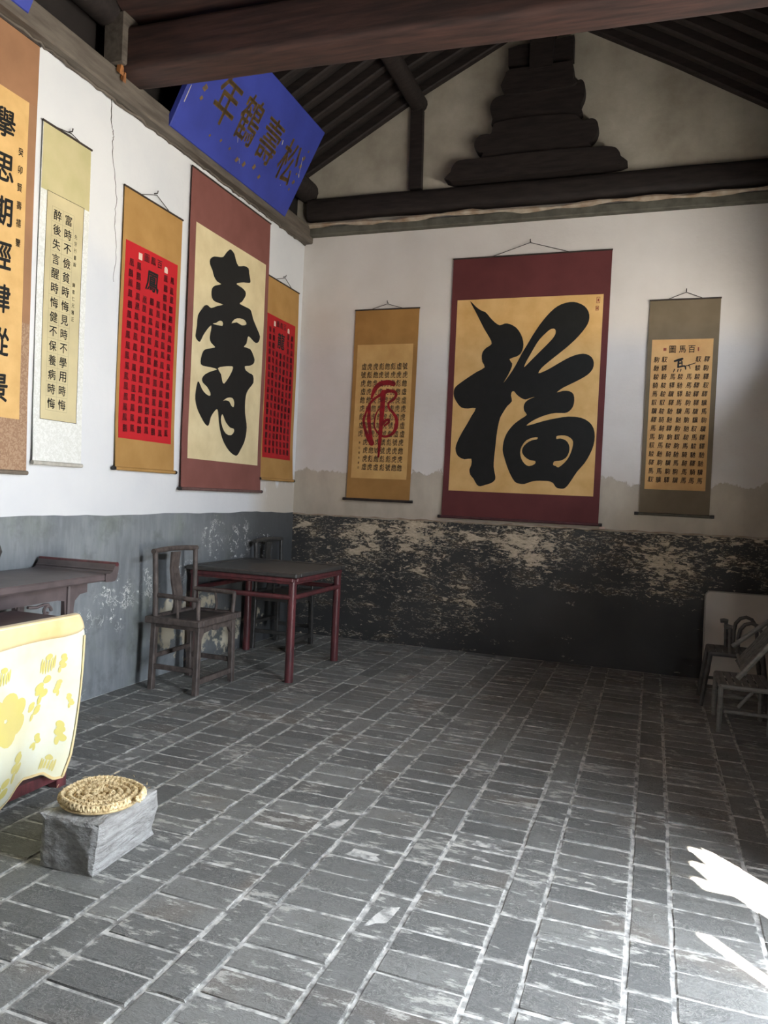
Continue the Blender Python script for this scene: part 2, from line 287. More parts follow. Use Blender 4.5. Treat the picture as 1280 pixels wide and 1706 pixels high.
def m_dado_back():
    g = NT('dado_black'); v = g.coord('World'); hs = g.coord('World', (.5, 1, 1.35))
    n0 = g.noise(v, 1.2, 4); n1 = g.noise(hs, 21, 9, .66, .4); n2 = g.noise(g.coord('World', (.5, 1, 1.3)), 6.0, 10, .72, .3); n3 = g.noise(hs, 60, 8, .7)
    top = g.ramp(g.axis(2), .40, 1.05, -.09, .050)
    left = g.math('MULTIPLY', g.ramp(g.axis(0), 1.5, 2.6, .085, 0), g.ramp(g.axis(2), .55, .95, 1, 0))
    spots = g.near((2.42, 0, 1.02), .02, .42); s2 = g.near((3.62, 0, .86), .02, .42); s3 = g.near((1.86, 0, .36), .02, .38); s4 = g.near((1.35, 0, 1.08), .02, .4); s5 = g.near((.75, 0, .95), .02, .3)
    sp = g.math('MULTIPLY', g.math('MAXIMUM', g.math('MAXIMUM', spots, s2), g.math('MAXIMUM', g.math('MAXIMUM', s3, s5), s4)), .095)
    bias = g.math('ADD', g.math('ADD', top, left), sp)
    a = g.math('ADD', n1, bias); b = g.math('ADD', n2, bias)
    m = g.math('MAXIMUM', g.math('MULTIPLY', g.ramp(a, .628, .645), .9), g.ramp(b, .625, .645))
    m = g.math('MAXIMUM', m, g.math('MULTIPLY', g.ramp(g.math('ADD', n3, bias), .645, .66), 1.0))
    edge = g.math('MULTIPLY', g.ramp(g.math('ABSOLUTE', g.math('SUBTRACT', b, .56)), .006, .018, 1, 0), g.ramp(n3, .48, .56))
    dark = g.mix(g.ramp(n0, .35, .65), (.042, .042, .041), (.068, .066, .062))
    brown = g.mix(g.ramp(b, .53, .62), dark, (.075, .064, .050))
    pale = g.mix(g.ramp(n3, .35, .65), (.74, .63, .47), (.44, .36, .25))
    c = g.mix(m, brown, pale); c = g.mix(g.math('MULTIPLY', edge, .8), c, (.55, .50, .40))
    g.bump(g.math('SUBTRACT', g.math('MULTIPLY', n1, .4), m), .5, .01); return g.done(c, .75, .25)

def m_brick(attr):
    g = NT('floor_brick_'+('worn' if attr else 'single')); v = g.coord('World')
    if attr:
        a = g.n.new('ShaderNodeAttribute'); a.attribute_name = 'tone'; rnd = a.outputs['Fac']
    else: rnd = g.n.new('ShaderNodeObjectInfo').outputs['Random']
    n1 = g.noise(v, 7, 6, .6); n2 = g.noise(v, 38, 7, .7, 1.6); n3 = g.noise(v, 3.1, 4)
    c = g.mix(rnd, (.130, .130, .120), (.240, .234, .214))
    c = g.mix(g.math('MULTIPLY', g.ramp(n1, .40, .7), .6), c, (.098, .098, .090))
    rb = g.ramp(g.math('FRACT', g.math('MULTIPLY', rnd, 7.31)), .72, .86, 0, .55)
    c = g.mix(g.math('MULTIPLY', rb, g.ramp(n3, .45, .6)), c, (.17, .14, .11))
    sw = g.ramp(g.math('ABSOLUTE', g.math('SUBTRACT', n2, .5)), .0, .03, 1, 0)
    wear = g.math('MULTIPLY', sw, g.ramp(n1, .42, .7, .12, .6))
    n4 = g.noise(g.coord('World', (.55, 1.6, 1)), 16, 9, .72)
    dust = g.math('MULTIPLY', g.ramp(g.math('ADD', n4, g.math('MULTIPLY', n3, .45)), .79, .86), .8)
    c = g.mix(g.math('MAXIMUM', wear, dust), c, (.56, .54, .48))
    if not attr:      # lime dust caught along the edges of each brick
        sp = g.n.new('ShaderNodeSeparateXYZ'); g.l.new(g.n.new('ShaderNodeTexCoord').outputs['Generated'], sp.inputs[0])
        e1 = g.math('MAXIMUM', g.math('ABSOLUTE', g.math('SUBTRACT', sp.outputs[0], .5)), g.math('ABSOLUTE', g.math('SUBTRACT', sp.outputs[1], .5)))
        em = g.ramp(g.math('ADD', e1, g.math('MULTIPLY', g.math('SUBTRACT', n4, .5), .32)), .455, .50, 0, .75)
        c = g.mix(em, c, (.50, .48, .43))
    g.bump(g.math('ADD', n2, g.math('ADD', g.math('MULTIPLY', n4, 1.5), g.math('MULTIPLY', n1, 1.2))), .8, .008)
    return g.done(c, g.ramp(n1, .3, .7, .42, .68), .4)

MT = {}
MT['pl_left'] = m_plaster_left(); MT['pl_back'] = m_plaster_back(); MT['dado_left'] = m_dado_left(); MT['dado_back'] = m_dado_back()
MT['brick'] = m_brick(False); MT['brick_stuff'] = m_brick(True)
MT['mortar'] = plain('lime_mortar', (.58, .56, .51), (.20, .195, .18), 20, .9, .8, dist=.008, coord='World', lo=.42, hi=.62)
MT['old_wood'] = plain('old_roof_wood', (.030, .022, .019), (.016, .012, .011), 6, .7, .3, stretch=(1, 6, 6), coord='World')
MT['beam_wood'] = plain('beam_wood', (.066, .034, .028), (.028, .018, .016), 5, .62, .35, stretch=(.6, 6, 6), coord='World', dist=.008)
MT['plate_wood'] = plain('grey_plate_wood', (.15, .125, .10), (.085, .07, .056), 5, .75, .3, stretch=(5, .7, 5), coord='World')
MT['roof'] = plain('sooty_roof_boards', (.022, .017, .015), (.013, .011, .010), 5, .8, .2, coord='World')
MT['front'] = plain('front_wall_wood', (.09, .055, .042), (.05, .032, .026), 5, .6, .2, stretch=(6, 6, .8), coord='World')
MT['stone_porch'] = plain('porch_stone', (.42, .40, .37), (.30, .29, .27), 6, .8, .2, coord='World')
MT['crack'] = plain('crack_shadow', (.10, .085, .07), None, 20, .9, 0)
MT['orange_wood'] = plain('fresh_split_wood', (.42, .17, .05), (.22, .09, .035), 30, .7, .3)
MT['ledge_dark'] = plain('ledge_underside', (.13, .125, .10), (.08, .075, .06), 10, .85, .3, coord='World')
MT['ledge_top'] = plain('ledge_earth', (.50, .43, .34), (.30, .21, .14), 8, .9, .4, coord='World')

def struct(o): o['kind'] = 'structure'; return o

# ------------------------------------------------------------------ floor: mortar bed + bricks
floor = struct(MB().box((-.3, -10.3, -.12), (FRONT+.1, .3, -.0045)).build('floor', MT['mortar']))
porch = struct(MB().box((FRONT+.1, -10.3, -.25), (5.4, .3, -.02)).build('floor_porch', MT['stone_porch']))
def brick_mesh(name, lx, ly, seed):
    rnd = random.Random(seed); j = lambda a: rnd.uniform(-a, a)
    a, b, h = lx/2, ly/2, .028
    # worn outline with soft rim: 8 rim points, 8 shoulder points
    pts = [(-a, -b), (-a*.1+j(.02), -b), (a, -b), (a, j(b*.2)), (a, b), (a*.1+j(.02), b), (-a, b), (-a, j(b*.2))]
    rim = [(x+j(.0045), y+j(.0045), -h) for x, y in pts]
    mid = [(x+j(.0045), y+j(.0045), -.004-abs(j(.002))) for x, y in pts]
    top = [(x*(1-.005/a)+j(.0020), y*(1-.005/b)+j(.0020), j(.0010)) for x, y in pts]
    vs = rim+mid+top+[(0, 0, j(.0018)-.0004)]
    fs = []
    for r in (0, 8):
        for i in range(8): fs.append((r+i, r+(i+1) % 8, r+8+(i+1) % 8, r+8+i))
    for i in range(8): fs.append((16+i, 16+(i+1) % 8, 24))
    return vs, fs
HEAD = [brick_mesh('h', .2805, .1225, 100+i) for i in range(10)]
STRE = [brick_mesh('s', .1310, .270, 200+i) for i in range(10)]
def project(P):
    d = Vector(P)-CAM; z = d.dot(_fw)
    if z < .2: return None
    return (640+FPX*d.dot(_r2)/z, 853-FPX*d.dot(_u2)/z)
rb = random.Random(3)
cand = []
X0 = 3.482-0.4336*8
for k in range(-1, 12):
    xs = X0+.4336*k                      # narrow course starts here, wide course follows
    for wide in (0, 1):
        lo, hi = (xs, xs+.142) if not wide else (xs+.142, xs+.4336)
        if lo < .03 < hi: lo = 0.0
        lo2, hi2 = max(lo, 0.002), min(hi, FRONT-.002)
        if hi2-lo2 < .03: continue
        step = .1325 if wide else .279
        y = .0-rb.uniform(0, step)*.6 if not wide else -.02-rb.uniform(0, .05)
        if not wide: y = -4.766+.279*17+((k*.37) % 1)*.12
        else: y = -4.788+.1325*36+((k*.61) % 1)*.05
        while y > 0: y -= step
        ends = [0.0]
        while y > -8.2: ends.append(y); y -= step*rb.uniform(.97, 1.03)
        for y1, y0 in zip(ends, ends[1:]):
            if y1-y0 < .03: continue
            cx, cy = (lo2+hi2)/2, (y0+y1)/2
            sx = (hi2-lo2)/((.2916) if wide else .142); sy = (y1-y0)/step
            area = 0
            pp = [project((X, Y, 0)) for X, Y in ((lo2, y0), (hi2, y0), (hi2, y1), (lo2, y1))]
            if all(pp):
                qs = [(min(max(u, 0), 1280), min(max(w, 0), 1706)) for u, w in pp]
                area = abs(sum(qs[i][0]*qs[(i+1) % 4][1]-qs[(i+1) % 4][0]*qs[i][1] for i in range(4)))/2
                # standing furniture hides some of the far bricks
            cand.append((area, wide, cx, cy, sx, sy, rb.randrange(10), rb.uniform(-.004, .004), rb.uniform(-.0025, .0025), rb.random()))
cand.sort(key=lambda t: -t[0])
cache = {}
stuff = MB(); tones = []
for i, (area, wide, cx, cy, sx, sy, var, rz, dz, tone) in enumerate(cand):
    vs, fs = (HEAD if wide else STRE)[var]
    if i < 300:
        key = (wide, var)
        if key not in cache:
            m_ = MB().add(vs, fs); cache[key] = m_.mesh('brick', MT['brick'], False, False)
        o = bpy.data.objects.new('brick', cache[key]); COL.objects.link(o); o.parent = floor
        o.location = (cx, cy, dz-.001); o.scale = (sx, sy, 1); o.rotation_euler[2] = rz
    else:
        c, s = math.cos(rz), math.sin(rz)
        stuff.add([(cx+x*sx*c-y*sy*s, cy+x*sx*s+y*sy*c, z+dz-.001) for x, y, z in vs], fs); tones += [tone]*len(vs)
so = stuff.build('far_bricks', MT['brick_stuff'], floor, fix=False); so['kind'] = 'stuff'
at = so.data.attributes.new('tone', 'FLOAT', 'POINT'); at.data.foreach_set('value', tones)

# ------------------------------------------------------------------ walls
WT = 3.97
wl_ = struct(MB().box((-.3, -10.3, -.1), (0, .3, WT)).build('wall_left', MT['pl_left']))
def dado(name, length, zt, origin, axis, m, parent, seed):
    """thin painted skim coat with a hand-cut upper edge"""
    rnd = random.Random(seed); n = 90; mb = MB(); vs = []
    for i in range(n+1):
        u = length*i/n; zz = zt(u)+rnd.uniform(-.004, .004)+.004*math.sin(u*5.1)
        for d, z in ((0, 0), (.006, 0), (.006, zz-.006), (.003, zz), (0, zz)):
            vs.append((origin[0]+d, origin[1]+u, z) if axis == 'y' else (origin[0]+u, origin[1]-d, z))
    fs = [(i*5+k, i*5+(k+1) % 5, (i+1)*5+(k+1) % 5, (i+1)*5+k) for i in range(n) for k in range(5)]
    fs += [(0, 1, 2, 3, 4), tuple(n*5+k for k in range(5))]
    return mb.add(vs, fs).build(name, m, parent)
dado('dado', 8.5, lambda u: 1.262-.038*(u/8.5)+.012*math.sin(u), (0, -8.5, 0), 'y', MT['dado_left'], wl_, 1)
GAB = [(-.3, -.1), (4.9, -.1), (4.9, 4.47), (4.23, 4.92), (3.5, 5.36), (2.76, 5.78), (2.36, 6.0), (2.0, 5.81), (1.2, 5.42), (0, 4.75), (-.3, 4.58)]
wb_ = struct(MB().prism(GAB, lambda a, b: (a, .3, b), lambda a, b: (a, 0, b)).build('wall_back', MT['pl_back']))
dado('dado', 4.54, lambda u: 1.212+.018*(u/4.54), (0, 0, 0), 'x', MT['dado_back'], wb_, 2)
mb = MB()   # ragged run of plaster lip above the dado
pts = [(x, -.012-.003*math.sin(x*9), 1.222+.018*x/4.54+.004*math.sin(x*23)) for x in [i*.06 for i in range(76)]]
mb.tube(pts, [.007+.003*math.sin(i*1.7) for i in range(76)], 6).build('plaster_lip', MT['ledge_top'], wb_, True)
wr = MB()
wr.box((FRONT, DOOR_FAR, -.1), (FRONT+.05, .3, ADDED_CLER[2])); wr.box((FRONT, DOOR_FAR, ADDED_CLER[3]), (FRONT+.05, .3, 4.75)); wr.box((FRONT, ADDED_CLER[1], ADDED_CLER[2]), (FRONT+.05, .3, ADDED_CLER[3])); wr.box((FRONT, DOOR_FAR, ADDED_CLER[2]), (FRONT+.05, ADDED_CLER[0], ADDED_CLER[3])); wr.box((FRONT, -10.3, -.1), (FRONT+.05, DOOR_NEAR, 4.75)); wr.box((FRONT, DOOR_NEAR, DOOR_H), (FRONT+.05, DOOR_FAR, 4.75))
struct(wr.build('wall_right', MT['front']))
struct(MB().box((-.3, -10.6, -.1), (4.9, -10.3, 6.2)).build('wall_near', MT['front']))
wn_ = struct(MB().box((FRONT-.01, ADDED_CLER[0], ADDED_CLER[2]-.03), (FRONT+.06, ADDED_CLER[1], ADDED_CLER[2]+.01)).box((FRONT-.01, ADDED_CLER[0], ADDED_CLER[3]-.01), (FRONT+.06, ADDED_CLER[1], ADDED_CLER[3]+.03)).build('added_window_1', MT['front']))  # frame of the unseen clerestory strip, added for fill light
for k in range(7): MB().box((FRONT+.005, ADDED_CLER[0]+(ADDED_CLER[1]-ADDED_CLER[0])*k/6-.015, ADDED_CLER[2]), (FRONT+.04, ADDED_CLER[0]+(ADDED_CLER[1]-ADDED_CLER[0])*k/6+.015, ADDED_CLER[3])).build('added_mullion', MT['front'], wn_)
# door leaves swung out of the opening
for n_, a, b in (('door_1', (FRONT+.115, DOOR_NEAR-.02, .03), (FRONT+.52, DOOR_NEAR, DOOR_H)), ('door_2', (FRONT+.07, DOOR_FAR+.03, .03), (FRONT+.12, DOOR_FAR+.46, DOOR_H))):
    d_ = struct(MB().box(a, b, .006).build(n_, MT['front']))
# roof
RL = [(-.75, 4.32), (0, 4.74), (1.2, 5.41), (2.0, 5.80), (2.36, 5.99)]
RR = [(2.36, 5.99), (2.76, 5.77), (3.5, 5.35), (4.23, 4.91), (5.45, 4.10)]
prof = RL+RR[1:]
ce = MB().prism(prof+[(a, b+.14) for a, b in prof[::-1]], lambda a, b: (a, .45, b), lambda a, b: (a, -10.7, b)).build('ceiling', MT['roof'])
struct(ce)
mr = {}
for side, pl in (('l', RL), ('r', RR)):
    mb = MB()
    for (a, b) in zip(pl, pl[1:]): mb.bar((a[0], 0, a[1]-.045), (b[0], 0, b[1]-.045), .075, .095, ch=.012)
    mr[side] = mb.mesh('rafter', MT['old_wood'])
    for i in range(16 if side == 'l' else 14):
        o = bpy.data.objects.new('rafter', mr[side]); COL.objects.link(o); o.parent = ce
        o.location = (0, -.04-.215*i+(random.uniform(-.015, .015) if i else 0), random.uniform(-.006, .004))
# zigzag drip-tile edge of the eave outside
zig = []
y = -7.0
while y < -4.0: zig += [(y, 4.02), (y+.07, 3.82)]; y += .14
zig += [(y, 4.02), (y, 4.30), (-7.0, 4.30)]
MB().prism(zig, lambda a, b: (5.44, a, b), lambda a, b: (5.47, a, b)).build('drip_tile_edge', MT['roof'], ce)
# crack in the left wall plaster
cr = spline([(0, -2.938, 3.97), (0, -2.923, 3.82), (0, -2.900, 3.752), (0, -2.912, 3.69), (0, -2.876, 3.507), (0, -2.849, 3.358), (0, -2.86, 3.2), (0, -2.835, 3.003), (0, -2.85, 2.8)], 6)
rc = random.Random(5); mb = MB(); L = []; Rr = []
for i, q in enumerate(cr):
    w = .0045*(1-i/len(cr))+.0015+rc.uniform(0, .0015); jy = rc.uniform(-.006, .006)
    L.append((.0012, q.y-w/2+jy, q.z)); Rr.append((.0012, q.y+w/2+jy, q.z))
n = len(L); mb.add(L+Rr+[(0.0, a, b) for _, a, b in L]+[(0.0, a, b) for _, a, b in Rr], [(i, i+1, n+i+1, n+i) for i in range(n-1)]+[(i, i+1, 2*n+i+1, 2*n+i) for i in range(n-1)]+[(n+i, n+i+1, 3*n+i+1, 3*n+i) for i in range(n-1)])
mb.build('crack', MT['crack'], wl_)
# timber plate on the left wall, boarding above it
tp = struct(MB().box((-.28, -10.3, WT+.005), (.09, .28, 4.135), .012).wobble(.006, 2.0).build('trim_1', MT['plate_wood']))
struct(MB().box((-.30, -10.3, 4.135), (-.10, .28, 4.72)).build('trim_2', MT['roof']))
mb = MB(); rr = random.Random(11)
pp = [(.012+rr.uniform(-.01, .014), y_, WT+rr.uniform(-.006, .006)) for y_ in [-6+.045*i for i in range(134)]]
mb.tube(pp, [.007+rr.uniform(0, .005) for _ in pp], 6).build('mortar_bead', MT['plate_wood'], tp, True)
# plaster ledge along the gable wall
lg = struct(MB().box((-.02, -.075, 4.035), (4.54, .02, 4.115), .008).wobble(.007, 2.3).build('trim_3', MT['ledge_dark']))
mb = MB(); top = []
for i in range(60):
    x = .0+4.52*i/59; top.append((x, -.085+.012*math.sin(x*3.1), 4.125+.010*math.sin(x*4.7)+rr.uniform(-.004, .004)))
mb.tube(top, [.020+.008*math.sin(i*.9) for i in range(60)], 8).build('ledge_rim', MT['ledge_top'], lg, True)

# ------------------------------------------------------------------ roof timbers
def timber(name, mb, m, label, cat='beam', smooth=False):
    return tag(mb.build(name, m, None, smooth), label, cat)
tb = thing('tie_beam', (0, -2.86, 4.11), 'dark brown squared tie beam crossing the room below the round roof beam', 'beam')
def round_bar(p0, p1, w, h, r, n=4):
    """squared log with rounded arrises, from p0 to p1 along x"""
    ring = []
    for cx, cz, a0 in ((w/2-r, -h/2+r, -90), (w/2-r, h/2-r, 0), (-w/2+r, h/2-r, 90), (-w/2+r, -h/2+r, 180)):
        for k in range(n+1):
            a = math.radians(a0+90*k/n); ring.append((cx+r*math.cos(a), cz+r*math.sin(a)))
    m = len(ring); vs = []; fs = []; N = 24
    for i in range(N+1):
        t = i/N; c = Vector(p0).lerp(Vector(p1), t)
        for a, b in ring: vs.append((c.x, c.y+a, c.z+b))
    for i in range(N):
        for k in range(m): fs.append((i*m+k, i*m+(k+1) % m, (i+1)*m+(k+1) % m, (i+1)*m+k))
    fs += [tuple(range(m)), tuple(range(N*m, (N+1)*m))]
    return MB().add(vs, fs)
round_bar((.09, 0, .15), (4.52, 0, .03), .26, .30, .045).wobble(.008, 1.8).build('beam', MT['beam_wood'], tb, True)
MB().box((.0, -.17, .03), (.16, -.03, .36), .01).build('end_block', MT['plate_wood'], tb)
for k_, (a, b) in enumerate((((.10, -.155, -.03), (.125, -.115, .08)), ((.10, -.115, -.06), (.12, -.085, .03)))):
    MB().hexa([(a[0], a[1], a[2]+.02), (b[0], a[1], a[2]), (b[0], b[1], a[2]), (a[0], b[1], a[2]+.02), (a[0], a[1]+.01, b[2]), (b[0]+.01, a[1]+.012, b[2]-.01), (b[0]+.01, b[1]-.012, b[2]), (a[0], b[1]-.01, b[2]+.02)]).build('split_splinter', MT['orange_wood'], tb)
timber('roof_beam', round_bar((.14, -2.90, 4.72), (4.52, -2.90, 4.60), .50, .52, .16, 6).wobble(.012, 1.3), MT['beam_wood'], 'massive rounded dark roof beam running across the top of the room', 'beam', True)
pv = lambda x, z, r: MB().tube([(x, .25, z), (x, -1.3, z-.01), (x, -2.8, z), (x, -10.3, z)], r, 14)
timber('purlin', pv(1.165, 5.245, .085), MT['old_wood'], 'dark round purlin above the slim gable post, behind the blue plaque', 'beam', True)
timber('purlin', pv(2.36, 5.80, .10), MT['old_wood'], 'dark round ridge purlin resting on the top of the carved bracket', 'beam', True)
timber('purlin', pv(.02, 4.50, .11), MT['old_wood'], 'dark round wall purlin behind the blue plaque above the left wall', 'beam', True)
gt = thing('gable_beam', (2.27, 0, 4.14), 'long dark beam lying along the gable wall above the plaster ledge', 'beam')
round_bar((-2.22, -.01, .16), (2.26, -.01, .14), .16, .22, .06).wobble(.008, 1.7).build('beam', MT['old_wood'], gt, True)
gp = MB().prism([(1.115, 4.42), (1.24, 4.42), (1.222, 5.17), (1.10, 5.19)], lambda a, b: (a, 0, b), lambda a, b: (a, -.06, b))
timber('gable_post', gp, MT['old_wood'], 'slim dark upright post on the gable wall left of the carved bracket', 'post')
cb = thing('carved_bracket', (2.31, 0, 4.41), 'dark stepped and scrolled wooden bracket standing on the gable beam', 'bracket')
def sil(name, pts, d, smoothk=3, back=0):
    q = smooth_loop(pts, smoothk) if smoothk else pts
    return MB().prism([(a-2.31, b-4.41) for a, b in q], lambda a, b: (a, back, b), lambda a, b: (a, -d, b)).build(name, MT['old_wood'], cb)
sil('base_block', [(1.55, 4.42), (1.55, 4.50), (1.575, 4.56), (1.635, 4.60), (1.85, 4.60), (2.3, 4.605), (2.78, 4.595), (2.99, 4.58), (3.05, 4.545), (3.075, 4.49), (3.076, 4.42), (2.3, 4.41)], .15, 3)
sil('lower_scroll', [(1.86, 4.60), (1.85, 4.66), (1.80, 4.67), (1.765, 4.71), (1.762, 4.77), (1.80, 4.82), (1.87, 4.83), (1.915, 4.83), (1.93, 4.90), (2.0, 4.93), (2.3, 4.94), (2.62, 4.92), (2.69, 4.89), (2.74, 4.845), (2.80, 4.86), (2.85, 4.84), (2.872, 4.775), (2.85, 4.70), (2.80, 4.65), (2.785, 4.60), (2.3, 4.595)], .12, 3)
sil('upper_scroll', [(1.94, 4.90), (1.915, 4.97), (1.892, 5.05), (1.893, 5.11), (1.93, 5.16), (2.02, 5.18), (2.3, 5.20), (2.62, 5.21), (2.70, 5.225), (2.735, 5.17), (2.735, 5.08), (2.705, 5.0), (2.695, 4.91), (2.3, 4.90)], .10, 3)
sil('cap_block', [(2.022, 5.17), (2.021, 5.34), (2.04, 5.375), (2.09, 5.39), (2.3, 5.385), (2.58, 5.385), (2.625, 5.36), (2.633, 5.23), (2.63, 5.17)], .13, 2)
sil('king_post', [(2.241, 5.36), (2.231, 5.80), (2.455, 5.80), (2.445, 5.36)], .14, 0)
sil('cross_arm', [(2.037, 5.437), (2.03, 5.60), (2.12, 5.62), (2.5, 5.625), (2.618, 5.635), (2.622, 5.425), (2.45, 5.42), (2.2, 5.43)], .09, 0)

# ------------------------------------------------------------------ lettering
GL = {}
def load_glyphs(chars, bold):
    todo = sorted(set(c for c in chars if (c, bold) not in GL and c.strip()))
    if not todo: return
    obs = []
    for c in todo:
        cu = bpy.data.curves.new('glyph', 'FONT'); cu.body = c; cu.size = 1.0; cu.offset = bold; cu.resolution_u = 2
        o = bpy.data.objects.new('glyph', cu); COL.objects.link(o); obs.append((c, o))
    bpy.context.view_layer.update(); dg = bpy.context.evaluated_depsgraph_get()
    for c, o in obs:
        e = o.evaluated_get(dg); me = e.to_mesh()
        vs = [(v.co.x, v.co.y) for v in me.vertices]; fs = [tuple(p.vertices) for p in me.polygons]
        if vs:
            ax, bx = min(v[0] for v in vs), max(v[0] for v in vs); ay, by = min(v[1] for v in vs), max(v[1] for v in vs)
            k = 1/max(bx-ax, by-ay, .3)
            GL[c, bold] = ([((x-(ax+bx)/2)*k, (y-(ay+by)/2)*k) for x, y in vs], fs)
        else: GL[c, bold] = ([], [])
        e.to_mesh_clear()
    for c, o in obs:
        cu = o.data; bpy.data.objects.remove(o); bpy.data.curves.remove(cu)
load_glyphs('擧思期經肆從景癸卯賢壽禧鑒富時不儉貧時悔見時不學用時悔醉後失言醒健保養病先宗行書說歸索仁兄雅正鳳鳯凰鵬圖百龍龖竜龗虎虝彪號虓虛壽山福海書印馬馭駒驥馳驛駿騎松鶴年', 0.0)
class Ink:
    """flat marks in wall coordinates (u to the viewer's right, z up)"""
    def __init__(s): s.v = []; s.f = []
    def glyph(s, c, u, z, w, h=None, bold=.0, slant=0.0, rot=0.0):
        if not c.strip(): return
        load_glyphs([c], 0.0); vs, fs = GL[c, 0.0]; h = h or w; cr, sr = math.cos(rot), math.sin(rot)
        for da, db in (((0, 0),) if not bold else ((bold, bold*.4), (-bold, -bold*.4), (bold*.4, -bold), (-bold*.4, bold))):   # brush weight
            o = len(s.v)
            for a, b in vs:
                x, y = (a+da)*w+slant*(b+db)*w, (b+db)*h; s.v.append((u+x*cr-y*sr, z+x*sr+y*cr))
            s.f += [tuple(i+o for i in f) for f in fs]
    def poly(s, outline, holes=()):
        loops = [list(outline)]+[list(h) for h in holes]; flat = [q for l in loops for q in l]
        tris = tessellate_polygon([[Vector((a, b, 0)) for a, b in l] for l in loops]); o = len(s.v)
        s.v += flat; s.f += [tuple(i+o for i in t) for t in tris]
    def ribbon(s, pts, ws, k=6):
        P = spline([Vector((a, b, 0)) for a, b in pts], k); n = len(P); o = len(s.v)
        W = [ws[min(int(i/k), len(ws)-1)]*(1-(i/k) % 1)+ws[min(int(i/k)+1, len(ws)-1)]*((i/k) % 1) for i in range(n)]
        for i in range(n):
            d = (P[min(i+1, n-1)]-P[max(i-1, 0)]).normalized(); q = Vector((-d.y, d.x, 0))*W[i]/2
            s.v += [(P[i].x+q.x, P[i].y+q.y), (P[i].x-q.x, P[i].y-q.y)]
        s.f += [(o+2*i, o+2*i+1, o+2*i+3, o+2*i+2) for i in range(n-1)]
        for e, i in ((0, 0), (1, n-1)):       # round ends
            c = P[i]; r = W[i]/2; b = len(s.v)
            s.v += [(c.x+r*math.cos(a*math.pi/5), c.y+r*math.sin(a*math.pi/5)) for a in range(10)]; s.f.append(tuple(range(b, b+10)))
    def rect(s, u0, z0, u1, z1): s.poly([(u0, z0), (u1, z0), (u1, z1), (u0, z1)])
    def frame(s, u0, z0, u1, z1, t):
        s.rect(u0, z0, u1, z0+t); s.rect(u0, z1-t, u1, z1); s.rect(u0, z0+t, u0+t, z1-t); s.rect(u1-t, z0+t, u1, z1-t)
    def split(s, L):
        """cut long edges so that the ink can follow a curved sheet"""
        bm = bmesh.new(); vv = [bm.verts.new((a, b, 0)) for a, b in s.v]
        for f in s.f:
            try: bm.faces.new([vv[i] for i in f])
            except ValueError: pass
        for _ in range(5):
            es = [e for e in bm.edges if e.calc_length() > L]
            if not es: break
            bmesh.ops.subdivide_edges(bm, edges=es, cuts=1); bmesh.ops.triangulate(bm, faces=[f for f in bm.faces if len(f.verts) > 3])
        bm.verts.index_update(); s.v = [(v.co.x, v.co.y) for v in bm.verts]; s.f = [tuple(v.index for v in f.verts) for f in bm.faces]; bm.free(); return s

def silk(name, c, c2=None, sc=4.0, weave=.12):
    g = NT(name); v = g.coord('Object'); n = g.noise(v, sc, 5); n2 = g.noise(v, 160, 2)
    g.bump(n2, weave, .002); return g.done(g.mix(g.ramp(n, .35, .7), c, c2 or tuple(x*.82 for x in c)), .75, .25)
def brocade(name, c, c2):
    g = NT(name); v = g.coord('Object'); n = g.noise(v, 55, 3, .6, 1.0)
    return g.done(g.mix(g.ramp(n, .47, .55), c, c2), .7, .3)
def ink(name, c, rough=.6): return plain(name, c, tuple(x*.8 for x in c), 14, rough, 0)
INK = ink('black_ink', (.012, .012, .011)); INK_GREY = ink('grey_ink', (.035, .032, .026)); RED_INK = plain('red_ink', (.33, .012, .018), (.16, .008, .012), 16, .6, 0)
SEAL = ink('seal_red', (.30, .07, .04)); PALE = ink('pale_seal', (.75, .55, .45)); DARK_RED_INK = ink('dark_ink_on_red', (.055, .012, .014)); LINE = ink('ruled_line', (.34, .30, .18))
ROD = plain('roller_wood', (.05, .035, .028), (.025, .02, .017), 20, .45, .1); KNOB = plain('roller_knob', (.018, .015, .014), None, 20, .4, 0, spec=.5)
CORD = plain('hanging_cord', (.06, .05, .045), None, 40, .9, 0); NAIL = plain('iron_nail', (.05, .04, .035), None, 40, .6, 0)

